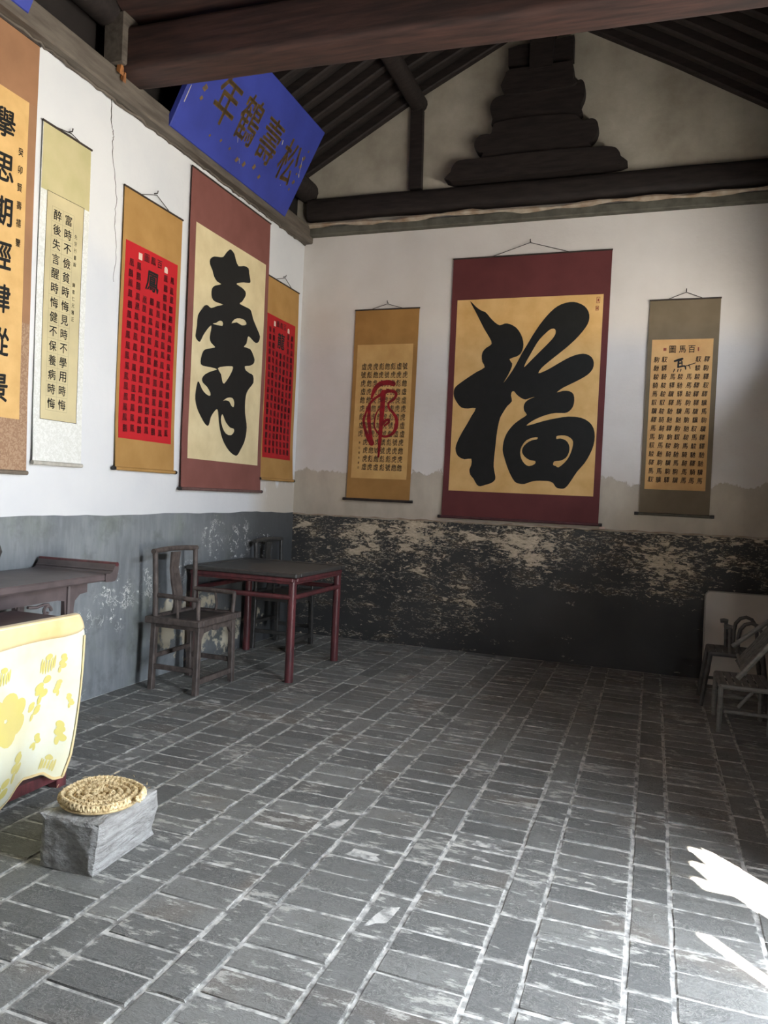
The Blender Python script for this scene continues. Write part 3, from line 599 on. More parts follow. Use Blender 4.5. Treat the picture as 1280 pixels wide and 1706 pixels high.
class Scroll:
    def __init__(s, wall, u0, u1, z0, z1, label, mount, seed, lean=0.0, off=.012, dz=0.0, roller=ROD, group=None, knob=True, nail=None, ends=.022):
        s.wall, s.u0, s.u1, s.z0, s.z1, s.seed, s.off, s.lean, s.dz = wall, u0, u1, z0, z1, seed, off, lean, dz
        s.uc = (u0+u1)/2
        base = s.P(s.uc, z0, 0)
        s.base = Vector(base)
        s.t = thing('hanging_scroll', base, label, 'scroll', 'hanging calligraphy scrolls')
        # mounting sheet
        nu, nz = 12, 44; mb = MB(); vs = []
        for side in (0, 1):
            for j in range(nz+1):
                for i in range(nu+1):
                    u = u0+(u1-u0)*i/nu; z = z0+(z1-z0)*j/nz
                    vs.append(s.W(u, z, -.0012 if side else 0.0))
        N = (nu+1)*(nz+1); fs = []
        for j in range(nz):
            for i in range(nu):
                a = j*(nu+1)+i; q = (a, a+1, a+nu+2, a+nu+1); fs += [q, tuple(k+N for k in q[::-1])]
        rim = [i for i in range(nu+1)]+[j*(nu+1)+nu for j in range(1, nz+1)]+[nz*(nu+1)+i for i in range(nu-1, -1, -1)]+[j*(nu+1) for j in range(nz-1, 0, -1)]
        fs += [(rim[k], rim[(k+1) % len(rim)], rim[(k+1) % len(rim)]+N, rim[k]+N) for k in range(len(rim))]
        s.mount = mb.add(vs, fs).build('mounting', mount, s.t, True)
        r = .013
        MB().tube([s.W(u0-.004, z1, .001), s.W(u1+.004, z1, .001)], .007, 8).build('top_rod', ROD, s.t, True)
        e = ends if knob else .006
        ro = MB().tube([s.W(u0-.004, z0, .002), s.W(u1+.004, z0, .002)], r, 12).build('roller', roller, s.t, True)
        if knob:
            for a, b in ((u0-.004, u0-.004-e), (u1+.004, u1+.004+e)):
                MB().tube([s.W(a, z0, .002), s.W((a+b)/2, z0, .002), s.W(b, z0, .002)], [r*1.05, r*1.15, r*1.1], 12).build('knob', KNOB, ro, True)
        if nail:
            nu_, nz_ = nail; w = (u1-u0)
            top = s.W(nu_, nz_, .006)
            a, b = s.W(s.uc-w*.24, z1+.004, .002), s.W(s.uc+w*.24, z1+.004, .002)
            MB().tube([a, Vector(a).lerp(Vector(top), .6), top], .0028, 5).tube([top, Vector(b).lerp(Vector(top), .6), b], .0028, 5).build('cord', CORD, s.t)
            MB().tube([s.W(nu_, nz_+.012, -.03), s.W(nu_, nz_+.012, .012), s.W(nu_, nz_+.03, .016)], .004, 6).build('nail', NAIL, s.t)
    def P(s, u, z, n): return (n, u, z) if s.wall == 'left' else (u, -n, z)
    def d(s, u, z):
        t = (z-s.z0)/(s.z1-s.z0); a = (u-s.uc)/(s.u1-s.u0)
        q = s.off+.004*math.sin(t*5+s.seed)*(1-abs(2*t-1)**3)+.003*math.sin(a*4+s.seed*2.1+t*2)*min(1, 4*t)*min(1, 6*(1-t))
        return q+.010*max(0, 1-t*6)+.004
    def W(s, u, z, n):
        """wall coordinates to local point, on the sheet plus n; lean shifts the hang sideways"""
        t = (z-s.z0)/(s.z1-s.z0)
        p = s.P(u+s.lean*(t-.5), z+s.dz*(u-s.uc)/(s.u1-s.u0), s.d(u, min(max(z, s.z0), s.z1))+n)
        return (p[0]-s.base.x, p[1]-s.base.y, p[2]-s.base.z)
    def sheet(s, name, u0, z0, u1, z1, m, lift=.0012, parent=None):
        nu, nz = 10, 30; vs = []
        for j in range(nz+1):
            for i in range(nu+1): vs.append(s.W(u0+(u1-u0)*i/nu, z0+(z1-z0)*j/nz, lift))
        fs = [(j*(nu+1)+i, j*(nu+1)+i+1, (j+1)*(nu+1)+i+1, (j+1)*(nu+1)+i) for j in range(nz) for i in range(nu)]
        rim = [i for i in range(nu+1)]+[j*(nu+1)+nu for j in range(1, nz+1)]+[nz*(nu+1)+i for i in range(nu-1, -1, -1)]+[j*(nu+1) for j in range(nz-1, 0, -1)]
        n = len(vs); vs += [s.W(u0+(u1-u0)*(k % (nu+1))/nu, z0+(z1-z0)*(k//(nu+1))/nz, -.0004) for k in rim]
        fs += [(rim[k], rim[(k+1) % len(rim)], n+(k+1) % len(rim), n+k) for k in range(len(rim))]
        return MB().add(vs, fs).build(name, m, parent or s.t, False)
    def ink(s, name, I, m, lift=.0028, L=.10, parent=None):
        I.split(L); return MB().add([s.W(a, b, lift) for a, b in I.v], I.f).build(name, m, parent or s.t, fix=False)

def chars(s, m, parent, name='character', **kw):
    """one object per written character"""
    def put(c, *a):
        if not c.strip(): return
        I = Ink(); I.glyph(c, *a); return s.ink(name, I, m, parent=parent, L=.2, **kw)
    return put
# ---- left wall, from the photo's left edge to the corner
S1 = Scroll('left', -4.36, -3.565, 1.485, 3.955, 'brown scroll cut by the left edge, large cursive black characters', brocade('mottled_brown_brocade', lin((150, 118, 92)), lin((170, 140, 112))), 1.0, knob=False, roller=plain('taupe_roller', (.20, .16, .12), None, 20, .6, 0))
S1.sheet('upper_silk', -4.36, 3.60, -3.567, 3.95, silk('brown_silk', lin((158, 116, 84))), .0008)
S1.sheet('side_silk', -3.628, 2.35, -3.567, 3.60, silk('brown_silk_side', lin((160, 120, 88))), .0010)
pp_ = S1.sheet('paper', -4.30, 1.79, -3.625, 3.60, silk('gold_flecked_paper', lin((205, 165, 105)), lin((222, 182, 120)), 7))
I = Ink()
for c, z in zip('擧思期經肆從景', (3.414, 3.169, 2.93, 2.689, 2.448, 2.207, 1.949)): chars(S1, INK, pp_)(c, -3.785, z, .135, .155, .022, .12, .08)
for c, z in zip('癸卯賢壽禧鑒', (3.30, 3.20, 3.10, 3.0, 2.90, 2.79)): chars(S1, INK, pp_, 'small_character')(c, -3.672, z, .034, .046, .012, .1, .06)

S2 = Scroll('left', -3.52, -3.118, 1.55, 3.555, 'narrow pale scroll with two columns of small black characters in a ruled grid', brocade('ivory_brocade', lin((214, 214, 206)), lin((226, 226, 220))), 2.2, knob=False, roller=plain('ivory_roller', (.52, .49, .42), None, 20, .6, 0), nail=(-3.30, 3.575))
S2.sheet('upper_silk', -3.516, 3.165, -3.122, 3.55, silk('olive_silk', lin((198, 186, 142)), lin((184, 176, 128))), .0008)
pp_ = S2.sheet('paper', -3.468, 1.815, -3.168, 3.168, silk('straw_paper', lin((206, 192, 150))))
I = Ink(); I.frame(-3.469, 1.813, -3.167, 3.17, .003)
S2.ink('border_line', I, INK_GREY, .0022, parent=pp_)
I = Ink()
zs = [3.048-(3.048-1.916)*i/13 for i in range(14)]
for zc in zs+[zs[-1]-.087]: I.rect(-3.425, zc+.0435-.0008, -3.250, zc+.0435+.0008)
for u in (-3.425, -3.338, -3.250): I.rect(u-.0008, zs[-1]-.0435, u+.0008, zs[0]+.0435)
S2.ink('grid', I, LINE, .0020, parent=pp_)['kind'] = 'stuff'
I = Ink()
for c, z in zip('富時不儉貧時悔見時不學用時悔', zs): chars(S2, INK, pp_)(c, -3.293, z, .058, .062, .010)
for c, z in zip('醉後失言醒時悔健不保養病時悔', zs): chars(S2, INK, pp_)(c, -3.381, z, .060, .062, .010)
for i, c in enumerate('先宗行書說　　歸索仁兄雅正'): I.glyph(c, -3.228, 2.969-.0425*i, .022, .027, .004)
S2.ink('small_lettering', I, INK, parent=pp_)['kind'] = 'stuff'

ochre = silk('ochre_silk', lin((176, 136, 80)), lin((162, 122, 68)))
def red_scroll(u0, u1, z0, z1, p0, p1, label, big, variants, title, nail, seed, redc, lean):
    s = Scroll('left', u0, u1, z0, z1, label, ochre, seed, nail=nail, lean=lean, roller=ochre)
    pp_ = s.sheet('red_paper', p0[0], p0[1], p1[0], p1[1], silk('red_paper', redc, tuple(x*.9 for x in redc), 5))
    w, h = p1[0]-p0[0], p1[1]-p0[1]; I = Ink(); rr_ = random.Random(seed)
    for k in range(7):
        u = p0[0]+w*(.108+.784*k/6)
        for j in range(17):
            z = p0[1]+h*(.055+.79*j/15)
            if z > p0[1]+h*.90: continue
            if 2 <= k <= 4 and z > p0[1]+h*.765: continue
            chars(s, DARK_RED_INK, pp_)(rr_.choice(variants), u+rr_.uniform(-.003, .003), z+rr_.uniform(-.004, .004), .047*w/.6, .054, .010)
    for k, c in enumerate(title): chars(s, DARK_RED_INK, pp_, 'title_character')(c, p0[0]+w*(.375+.125*k), p0[1]+h*.955, .056*w/.6, .058, .010)
    I = Ink(); I.glyph(big, p0[0]+w*.50, p0[1]+h*.845, .145*w/.6, .150, .022, .08)
    s.ink('large_character', I, INK, parent=pp_)
    I = Ink(); I.rect(p0[0]+w*.225, p0[1]+h*.93, p0[0]+w*.29, p0[1]+h*.965); s.ink('seal', I, PALE, parent=pp_); I = Ink()
    a, b = p0[0]+w*.72, p0[0]+w*.79; zt = p0[1]+h*.955
    I.poly([(a, p0[1]+h*.925), (b, p0[1]+h*.925), (b, zt-.01), ((a+b)/2+.012, zt+.004), ((a+b)/2-.012, zt+.004), (a, zt-.01)])
    s.ink('seal', I, PALE, parent=pp_)
    return s
red_scroll(-2.79, -2.122, 1.552, 3.468, (-2.76, 1.763), (-2.164, 3.114), 'ochre scroll with red paper, nearer of the two red scrolls, phoenix character on top', '鳳', '鳳鳯凰鳳鳳鵬', '圖鳳百', (-2.452, 3.53), 3.1, lin((188, 34, 40)), .0)
red_scroll(-.775, -.10, 1.555, 3.45, (-.745, 1.758), (-.162, 3.104), 'ochre scroll with darker red paper, half hidden beside the room corner', '龍', '龍龍龖竜龗', '圖龍百', (-.422, 3.512), 4.4, lin((172, 32, 36)), -.02)

S4 = Scroll('left', -2.035, -.775, 1.432, 3.915, 'tall mauve brown scroll with one huge black longevity character on cream paper', silk('mauve_brown_silk', lin((132, 84, 76)), lin((122, 76, 68))), 5.0, off=.022, roller=plain('mauve_roller', (.16, .09, .08), None, 20, .6, 0))
pp_ = S4.sheet('paper', -1.955, 1.672, -.838, 3.517, silk('cream_paper', lin((222, 206, 164)), lin((206, 188, 146)), 5))
I = Ink(); I.poly(smooth_loop(SHOU, 2), [smooth_loop(h, 2) for h in SHOU_H]); S4.ink('large_character', I, INK, .0035, .08, parent=pp_)

# ---- back wall
ST = Scroll('back', .60, 1.265, 1.40, 3.28, 'brown scroll on the back wall with a red brush tiger over small characters', silk('brown_ochre_silk', lin((168, 126, 72)), lin((150, 110, 60))), 1.7, nail=(.934, 3.33), ends=.03, lean=.01)
pp_ = ST.sheet('paper', .639, 1.612, 1.221, 2.936, silk('tan_paper', lin((208, 168, 108)), lin((192, 150, 92)), 6))
I = Ink(); rr_ = random.Random(9)
for k in range(8):
    for j in range(13):
        if k == 0 and j > 8: continue
        chars(ST, INK_GREY, pp_)(rr_.choice('虎虝彪虎號虓虎虛'), .718+.0617*k+rr_.uniform(-.003, .003)-(0 if j < 9 else .006), 2.720-.0828*j, .050, .066, .008)
for i in range(6): I.glyph('壽山福海書印'[i], .712, 1.965-.05*i, .018, .024, .004)
ST.ink('small_lettering', I, INK_GREY, parent=pp_)['kind'] = 'stuff'
I = Ink()
for P, ws in TIGER: I.ribbon(P, ws)
ST.ink('red_brush_character', I, RED_INK, .0042, parent=pp_)

SF = Scroll('back', 1.588, 3.04, 1.276, 3.727, 'large maroon scroll with one huge black fortune character on gold paper', silk('maroon_silk', lin((104, 54, 54)), lin((90, 46, 46)), 3), 2.9, nail=(2.309, 3.835), roller=plain('maroon_roller', (.10, .035, .038), None, 20, .5, 0), ends=.03)
pp_ = SF.sheet('paper', 1.645, 1.527, 2.984, 3.335, silk('gold_paper', lin((226, 186, 124)), lin((208, 164, 100)), 5))
I = Ink(); I.poly(smooth_loop(FU, 2), [smooth_loop(h, 2) for h in FU_H]); SF.ink('large_character', I, INK, .0035, .09, parent=pp_)
I = Ink(); I.frame(2.925, 3.255, 2.955, 3.31, .004); I.rect(2.934, 3.27, 2.946, 3.295); SF.ink('seal', I, SEAL, parent=pp_); I = Ink(); I.frame(2.92, 3.19, 2.948, 3.23, .004); I.rect(2.928, 3.2, 2.94, 3.22)
SF.ink('seal', I, SEAL, parent=pp_)
MB().box((.735, -.015, -.045), (.785, -.008, -.014), .002).build('paper_tab', PALE, SF.t)

SH = Scroll('back', 3.38, 3.95, 1.396, 3.261, 'grey olive scroll on the right of the back wall, rows of horse characters', silk('olive_brown_silk', lin((118, 104, 84)), lin((106, 94, 74))), 4.1, nail=(3.671, 3.318), ends=.035, roller=plain('olive_roller', (.10, .09, .065), None, 20, .6, 0))
pp_ = SH.sheet('paper', 3.414, 1.613, 3.908, 2.916, silk('amber_paper', lin((212, 168, 112)), lin((196, 150, 96)), 6))
I = Ink(); rr_ = random.Random(21)
for k in range(7):
    for j in range(15):
        if 2 <= k <= 4 and j < 2: continue
        chars(SH, INK, pp_)(rr_.choice('馬馭駒驥馳馬驛駿騎'), 3.459+.0672*k+rr_.uniform(-.004, .004), 2.742-.0745*j, .042, .050, .010, .15, rr_.uniform(-.1, .1))
for c, u in zip('圖馬百', (3.584, 3.664, 3.739)): chars(SH, INK, pp_, 'title_character')(c, u, 2.830, .054, .062, .010)
for P, ws in HORSE: I.ribbon(P, ws, 4)
SH.ink('large_character', I, INK, parent=pp_)
I = Ink(); I.rect(3.510, 2.818, 3.534, 2.842); SH.ink('seal', I, SEAL, parent=pp_); I = Ink(); I.rect(3.787, 2.812, 3.797, 2.845); SH.ink('seal', I, SEAL, parent=pp_)

# ------------------------------------------------------------------ blue name plaques above the left wall
def m_blue():
    g = NT('flaking_blue_paint'); v = g.coord('Object'); n = g.noise(v, 3, 6); n2 = g.noise(v, 14, 8, .7)
    c = g.mix(g.ramp(n, .35, .7), (.040, .058, .33), (.030, .042, .24))
    c = g.mix(g.ramp(n2, .70, .72), c, (.45, .42, .38)); return g.done(c, .55, .35)
BLUE = m_blue(); GOLD = plain('faded_gold', (.20, .12, .035), (.11, .075, .05), 26, .6, .1, lo=.4, hi=.62); CHIP = plain('bare_wood_chip', (.55, .50, .44), None, 30, .8, 0)
def plaque(y0, y1, label, chars_=None):
    t = thing('name_plaque', (.10, (y0+y1)/2, 4.12), label, 'plaque', 'blue plaques above the left wall')
    U = Vector((.455, 0, .89)); N = Vector((.89, 0, -.455)); yc = (y0+y1)/2; b0 = Vector((0.0, 0, -.10))
    P = lambda a, b, n: tuple(b0+U*b+N*n+Vector((0, a-yc, 0)))
    mb = MB(); q = [(y0, 0), (y1, 0), (y1, .83), (y0, .83)]
    def ring(ins, n): return [P(a+(ins if a == y0 else -ins), b+(ins if b == 0 else -ins), n) for a, b in q]
    r = [ring(0, -.045), ring(0, -.006), ring(.006, 0)]
    mb.add(sum(r, []), [(3, 2, 1, 0), (8, 9, 10, 11)]+[(k*4+i, k*4+(i+1) % 4, k*4+4+(i+1) % 4, k*4+4+i) for k in (0, 1) for i in range(4)])
    bd = mb.build('board', BLUE, t)
    if chars_:
        I = Ink()
        for c, a, b in chars_:
            J = Ink(); J.glyph(c, a, b, .27, .36, .012)
            MB().add([P(a_, b_, .002) for a_, b_ in J.v], J.f).build('gilt_character', GOLD, bd, fix=False)
        rr_ = random.Random(31)
        for a0, b0_, n_ in ((-.76, .22, 6), (-2.27, .30, 6), (-1.25, .12, 7)):
            for i in range(n_):
                a, b = a0+rr_.uniform(-.02, .02)+(.0 if n_ == 6 else -.13*i), b0_+(.075*i if n_ == 6 else rr_.uniform(0, .05)); w = rr_.uniform(.012, .028)
                I.poly([(a-w, b-w*.6), (a+w*.3, b-w), (a+w, b+w*.4), (a-w*.2, b+w)])
        MB().add([P(a, b, .002) for a, b in I.v], I.f).build('faded_inscription', GOLD, bd, fix=False)['kind'] = 'stuff'
        I = Ink()
        for a, b, dx, dy, w in ((-.80, .52, .07, -.16, .006), (-.74, .38, .02, -.02, .016), (-1.17, .50, .01, -.03, .012), (-1.6, .14, .03, -.03, .006), (-2.41, .20, .0, .12, .010), (-2.40, .42, .01, .1, .008), (-2.3, .5, .04, -.04, .006), (-1.95, .70, .02, -.02, .008), (-1.72, .26, .02, -.03, .006)):
            I.ribbon([(a, b), (a+dx*.5, b+dy*.45), (a+dx, b+dy)], [w, w*.8, w*.5], 3)
        MB().add([P(a, b, .0028) for a, b in I.v], I.f).build('paint_chips', CHIP, bd, fix=False)['kind'] = 'stuff'
    for a in (y0+.3, y1-.3): MB().bar(P(a, .60, -.04), tuple(Vector(P(a, .60, -.04))+Vector((-.35, 0, .10))), .03, .02).build('wall_hook', NAIL, t)
    return t
plaque(-2.44, -.64, 'large blue plaque with four faded gold characters leaning above the left wall', [('松', -.96, .40), ('壽', -1.327, .42), ('鶴', -1.67, .43), ('年', -2.00, .42)])
plaque(-5.55, -3.736, 'blue plaque showing only a corner at the top left edge of the photo')

# ------------------------------------------------------------------ furniture
DW = plain('dark_lacquered_wood', (.068, .064, .058), (.040, .038, .035), 9, .42, .15, stretch=(3, 3, 3), spec=.45)
WORN = plain('worn_chair_wood', (.125, .098, .084), (.056, .044, .039), 14, .55, .25, stretch=(2, 2, 1), spec=.4)
REDW = plain('red_lacquer', (.150, .040, .042), (.070, .024, .026), 9, .36, .12, stretch=(3, 3, .8), spec=.5)
SEATP = plain('worn_seat_panel', (.055, .048, .040), (.030, .027, .024), 12, .5, .1)
ALT = plain('altar_wood', (.125, .096, .094), (.078, .062, .060), 8, .40, .12, spec=.5)

def make_chair(loc, label, wood, seat_m):
    """armchair with its back to the left wall, sitter facing +x; local x out of the wall, y along it"""
    t = thing('armchair', loc, label, 'chair', 'wooden armchairs against the left wall')
    W, xb, xf, sz = .235, -.18, .18, .505
    # seat: frame of four rails with a sunk panel
    sf = MB()
    o, i = (-.225, .225, -.285, .285), (-.165, .165, -.225, .225)
    sf.box((o[0], o[2], sz-.028), (o[1], i[2], sz+.018), .006); sf.box((o[0], i[3], sz-.028), (o[1], o[3], sz+.018), .006)
    sf.box((o[0], i[2], sz-.028), (i[0], i[3], sz+.018), .006); sf.box((i[1], i[2], sz-.028), (o[1], i[3], sz+.018), .006)
    s_ = sf.build('seat', wood, t); MB().box((i[0], i[2], sz-.01), (i[1], i[3], sz+.004)).build('seat_panel', seat_m, s_)
    for sx in (xb, xf):
        for sy in (-1, 1): MB().bar((sx*1.02, sy*W, 0), (sx, sy*(W-.012), sz-.025), .042, .042, ch=.006).build('leg', wood, t)
    MB().bar((xf, -W, .085), (xf, W, .085), .032, .038, ch=.004).build('foot_rail', wood, t)
    MB().bar((xb, -W, .235), (xb, W, .235), .024, .032, ch=.004).build('stretcher', wood, t)
    for sy in (-1, 1): MB().bar((xb, sy*W, .165), (xf, sy*W, .165), .024, .034, ch=.004).build('stretcher', wood, t)
    ap = [(-.22, .0), (.22, .0), (.22, -.05), (.20, -.10), (.185, -.09), (.16, -.055), (.05, -.04), (.03, -.052), (0, -.056), (-.03, -.052), (-.05, -.04), (-.16, -.055), (-.185, -.09), (-.20, -.10), (-.22, -.05)]
    MB().prism(ap, lambda a, b: (xf-.008, a, sz-.028+b), lambda a, b: (xf+.008, a, sz-.028+b)).build('apron', wood, t)
    sap = [(-.16, 0), (.16, 0), (.16, -.03), (-.16, -.03)]
    for sy in (-1, 1): MB().prism(sap, lambda a, b: (a, sy*W-.008, sz-.028+b), lambda a, b: (a, sy*W+.008, sz-.028+b)).build('apron', wood, t)
    # back: two posts with a slight backward sweep, top rail, curved splat
    bx = lambda z: xb+.012-.014*((z-sz)/.49)**2
    for sy in (-1, 1): MB().tube([(bx(z), sy*(W+.004+.012*((z-sz)/.49)), z) for z in [sz-.02+.5*k/8 for k in range(9)]], [.020-.002*k/8 for k in range(9)], 10).build('back_post', wood, t, True)
    tr = [(bx(.985)-.012*math.cos(math.pi*y_/.54), y_, .978+.012*math.cos(math.pi*y_/.6)) for y_ in [-.268+.0536*k for k in range(11)]]
    MB().tube(tr, .0195, 10).build('top_rail', wood, t, True)
    sp = MB(); rows = [(sz+.015, .048), (sz+.06, .040), (sz+.10, .044), (sz+.16, .056), (sz+.24, .054), (sz+.34, .046), (sz+.46, .050)]
    vs = []
    for z, w in rows:
        x = bx(z)+.030*math.sin((z-sz)/.47*math.pi*2)*.6
        vs += [(x-.008, -w, z), (x+.008, -w, z), (x+.008, w, z), (x-.008, w, z)]
    fs = [(k*4+i_, k*4+(i_+1) % 4, k*4+4+(i_+1) % 4, k*4+4+i_) for k in range(len(rows)-1) for i_ in range(4)]+[(0, 1, 2, 3), tuple(len(rows)*4-4+i_ for i_ in range(4))]
    spl = sp.add(vs, fs).build('splat', wood, t, True)
    zc = sz+.27; xc = bx(zc)+.030*math.sin(.27/.47*math.pi*2)*.6+.009
    cv = MB()
    for rr_, oz, oy in ((.012, .02, -.012), (.012, .02, .012), (.010, .0, -.016), (.010, 0, .016), (.012, -.026, 0), (.008, .004, 0), (.007, -.048, -.01), (.007, -.048, .01)):
        cv.tube([(xc, oy+rr_*math.cos(a*.5236), zc+oz+rr_*math.sin(a*.5236)) for a in range(13)], .0022, 5)
    cv.build('carved_medallion', WORN, spl, True)
    for sy in (-1, 1):      # arms
        MB().tube([(bx(.67), sy*W, .672), (-.05, sy*(W+.012), .672), (.08, sy*(W+.016), .668), (.185, sy*(W+.006), .664)], .0165, 10).build('arm', wood, t, True)
        MB().tube([(.178, sy*(W-.004), sz), (.182, sy*(W+.004), .665)], .016, 10).build('arm_post', wood, t, True)
        MB().tube([(.02, sy*(W+.006), sz), (.026, sy*(W+.018), .57), (.012, sy*(W+.012), .662)], [.010, .011, .008], 8).build('arm_spindle', wood, t, True)
    return t
ch = make_chair((.375, -2.29, 0), 'worn wooden armchair standing alone in front of the square table', WORN, SEATP)
ch2 = make_chair((.285, -.69, 0), 'dark armchair behind the square table in the room corner', DW, SEATP)

# square table
T = thing('square_table', (.52, -1.44, 0), 'dark square table with glossy red legs in the room corner', 'table')
hw, tz = .485, .83
tp_ = MB()
for a, b in (((-hw, -hw, tz-.034), (hw, -hw+.09, tz)), ((-hw, hw-.09, tz-.034), (hw, hw, tz)), ((-hw, -hw+.09, tz-.034), (-hw+.09, hw-.09, tz)), ((hw-.09, -hw+.09, tz-.034), (hw, hw-.09, tz))): tp_.box(a, b, .007)
top = tp_.build('top_frame', DW, T)
for k in range(3): MB().box((-hw+.09, -hw+.0905+.263*k, tz-.028), (hw-.09, -hw+.0905+.263*k+.2615, tz-.003-.0008*k), .002).build('top_board', DW, top)
w2 = hw-.03
wa = MB()
for s in (-1, 1): wa.box((-w2, s*w2-.02, tz-.070), (w2, s*w2+.02, tz-.034), .008); wa.box((s*w2-.02, -w2+.02, tz-.070), (s*w2+.02, w2-.02, tz-.034), .008)
wa.build('waist', REDW, T)
lg_ = hw-.052
for sx in (-1, 1):
    for sy in (-1, 1):
        MB().tube([(sx*lg_, sy*lg_, 0), (sx*lg_, sy*lg_, .06), (sx*lg_, sy*lg_, tz-.05)], [.034, .033, .031], 14).build('leg', REDW, T, True)
for s in (-1, 1):
    MB().tube([(-lg_, s*(lg_+.012), .645), (lg_, s*(lg_+.012), .645)], .020, 10).build('rail', REDW, T, True)
    MB().tube([(s*(lg_+.012), -lg_, .645), (s*(lg_+.012), lg_, .645)], .020, 10).build('rail', REDW, T, True)
    MB().tube([(-lg_, s*(lg_+.02), .755), (lg_, s*(lg_+.02), .755)], .012, 8).build('bead', REDW, T, True)
    MB().tube([(s*(lg_+.02), -lg_, .755), (s*(lg_+.02), lg_, .755)], .012, 8).build('bead', REDW, T, True)

# long altar table with everted ends along the left wall
A = thing('altar_table', (.36, -4.5, 0), 'long dark altar table with upturned ends against the left wall', 'table', rz=math.radians(3))
ex = 1.04                                            # right end in local y
zt = .928
MB().box((-.262, -1.5, zt-.040), (.262, ex-.03, zt), .008).build('top', ALT, A)
for sgn, e in ((1, ex), (-1, -1.5)):
    pr = [(0, -.046), (.055, -.046), (.075, -.02), (.085, .03), (.085, .052), (.060, .056), (.045, .038), (.030, .012), (.005, 0), (-.03, 0), (-.03, -.040)]
    MB().prism(smooth_loop(pr, 2), lambda a, b: (-.268, e+sgn*(a-.03), zt+b), lambda a, b: (.268, e+sgn*(a-.03), zt+b)).build('upturned_end', ALT, A, True)
for sgn, e in ((1, ex), (-1, -1.5)):
    MB().tube([(-.272, e+sgn*.036, zt+.050), (.272, e+sgn*.036, zt+.050)], .013, 10).build('end_rail', REDW, A, True)
    MB().tube([(-.270, e+sgn*.004, zt+.016), (.270, e+sgn*.004, zt+.016)], .006, 8).build('end_bead', ALT, A, True)
for s in (-1, 1):
    x0 = s*.165
    # apron, with an open-work panel cut through and a curled end
    ap = [(-1.45, zt-.04), (ex-.10, zt-.04), (ex-.10, zt-.105), (ex-.16, zt-.110), (ex-.20, zt-.14), (ex-.215, zt-.21), (ex-.28, zt-.21), (ex-.285, zt-.135), (ex-.34, zt-.124), (-1.45, zt-.124)]
    MB().prism(ap, lambda a, b: (x0-.011, a, b), lambda a, b: (x0+.011, a, b)).build('apron', ALT, A)
    cu = MB(); c0 = (x0, ex-.405, zt-.175)
    cu.tube([(c0[0], c0[1]+(.034-.0022*k)*math.cos(k*.5), c0[2]+(.034-.0022*k)*math.sin(k*.5)) for k in range(13)], .009, 6)
    cu.tube([(c0[0], c0[1]+.01-.03*k, c0[2]+.034+.004*math.sin(k*1.5)) for k in range(6)], .008, 6)
    cu.build('curled_scroll', ALT, A, True)
    for e in (ex-.247, -1.25):
        MB().bar((x0, e, 0), (x0, e, zt-.04), .058, .048, up=(0, 1, 0), ch=.008).build('leg', ALT, A)
for e in (ex-.247, -1.25): MB().bar((-.165, e, .18), (.165, e, .18), .03, .05, ch=.004).build('end_stretcher', ALT, A)
# dark vessel on the altar, only its rim reaches into the picture
V = thing('vessel', (.36, -4.02, zt+.001), 'dark round vessel on the altar table, cut by the left edge', 'vessel')
MB().lathe([(.045, 0), (.052, .01), (.040, .03), (.050, .06), (.085, .10), (.10, .15), (.085, .20), (.06, .225), (.07, .245), (.062, .245), (.05, .225), (.02, .20)], (0, -.155, .0), 28).build('body', plain('dark_bronze', (.05, .045, .042), (.03, .028, .026), 12, .4, .1, spec=.6), V, True)
MB().lathe([(.062, 0), (.062, .012), (.05, .016)], (0, -.155, 0), 28).build('stand', DW, V, True)

# offering table with the yellow cloth
O = thing('offering_table', (.733, -4.62, 0), 'reddish square offering table standing in front of the altar table', 'table')
oz, ohx, ohy = .80, .187, .485
MB().box((-ohx, -ohy, oz-.035), (ohx, ohy, oz), .006).build('top', plain('offering_top', (.075, .045, .045), (.045, .03, .03), 9, .4, .1, spec=.5), O)
MB().box((-ohx-.012, -ohy-.012, oz-.022), (ohx+.012, ohy+.012, oz-.006), .006).build('top_moulding', REDW, O)
for sx in (-1, 1):
    for sy in (-1, 1): MB().bar((sx*(ohx-.035), sy*(ohy-.035), 0), (sx*(ohx-.035), sy*(ohy-.035), oz-.035), .06, .06, ch=.005).build('leg', REDW, O)
for s in (-1, 1):
    MB().bar((s*(ohx-.025), -ohy+.04, .065), (s*(ohx-.025), ohy-.04, .065), .045, .05, ch=.004).build('base_rail', REDW, O)
    MB().bar((-ohx+.04, s*(ohy-.025), .065), (ohx-.04, s*(ohy-.025), .065), .045, .05, ch=.004).build('base_rail', REDW, O)
    MB().box((s*(ohx-.025)-.012, -ohy+.04, oz-.15), (s*(ohx-.025)+.012, ohy-.04, oz-.035)).build('apron', REDW, O)

# yellow cloth hanging over the front of the offering table
def m_cloth(name, c1, c2):
    g = NT(name); v = g.coord('Object'); n = g.noise(v, 5, 4); n2 = g.noise(g.coord('Object', (1, 1, .4)), 220, 2)
    g.bump(n2, .1, .002); g.b.inputs['Sheen Weight'].default_value = .2
    return g.done(g.mix(g.ramp(n, .35, .7), c1, c2), .6, .3)
CLOTH = m_cloth('cream_satin', (.66, .66, .53), (.64, .60, .40)); HEM = m_cloth('orange_satin_hem', (.72, .60, .34), (.70, .50, .22)); FLOWER = m_cloth('yellow_woven_flower', (.60, .52, .14), (.58, .48, .16))
C = thing('yellow_cloth', (.94, -4.6, .60), 'cream and yellow flowered satin cloth hanging over the offering table', 'cloth')
yR = [(.807, -4.128), (.728, -4.100), (.55, -4.130), (.378, -4.165), (.176, -4.205), (.078, -4.250), (.06, -4.27)]
def right_edge(z):
    for (z1, y1), (z0, y0) in zip(yR, yR[1:]):
        if z >= z0: return y0+(y1-y0)*(z-z0)/(z1-z0)
    return yR[-1][1]
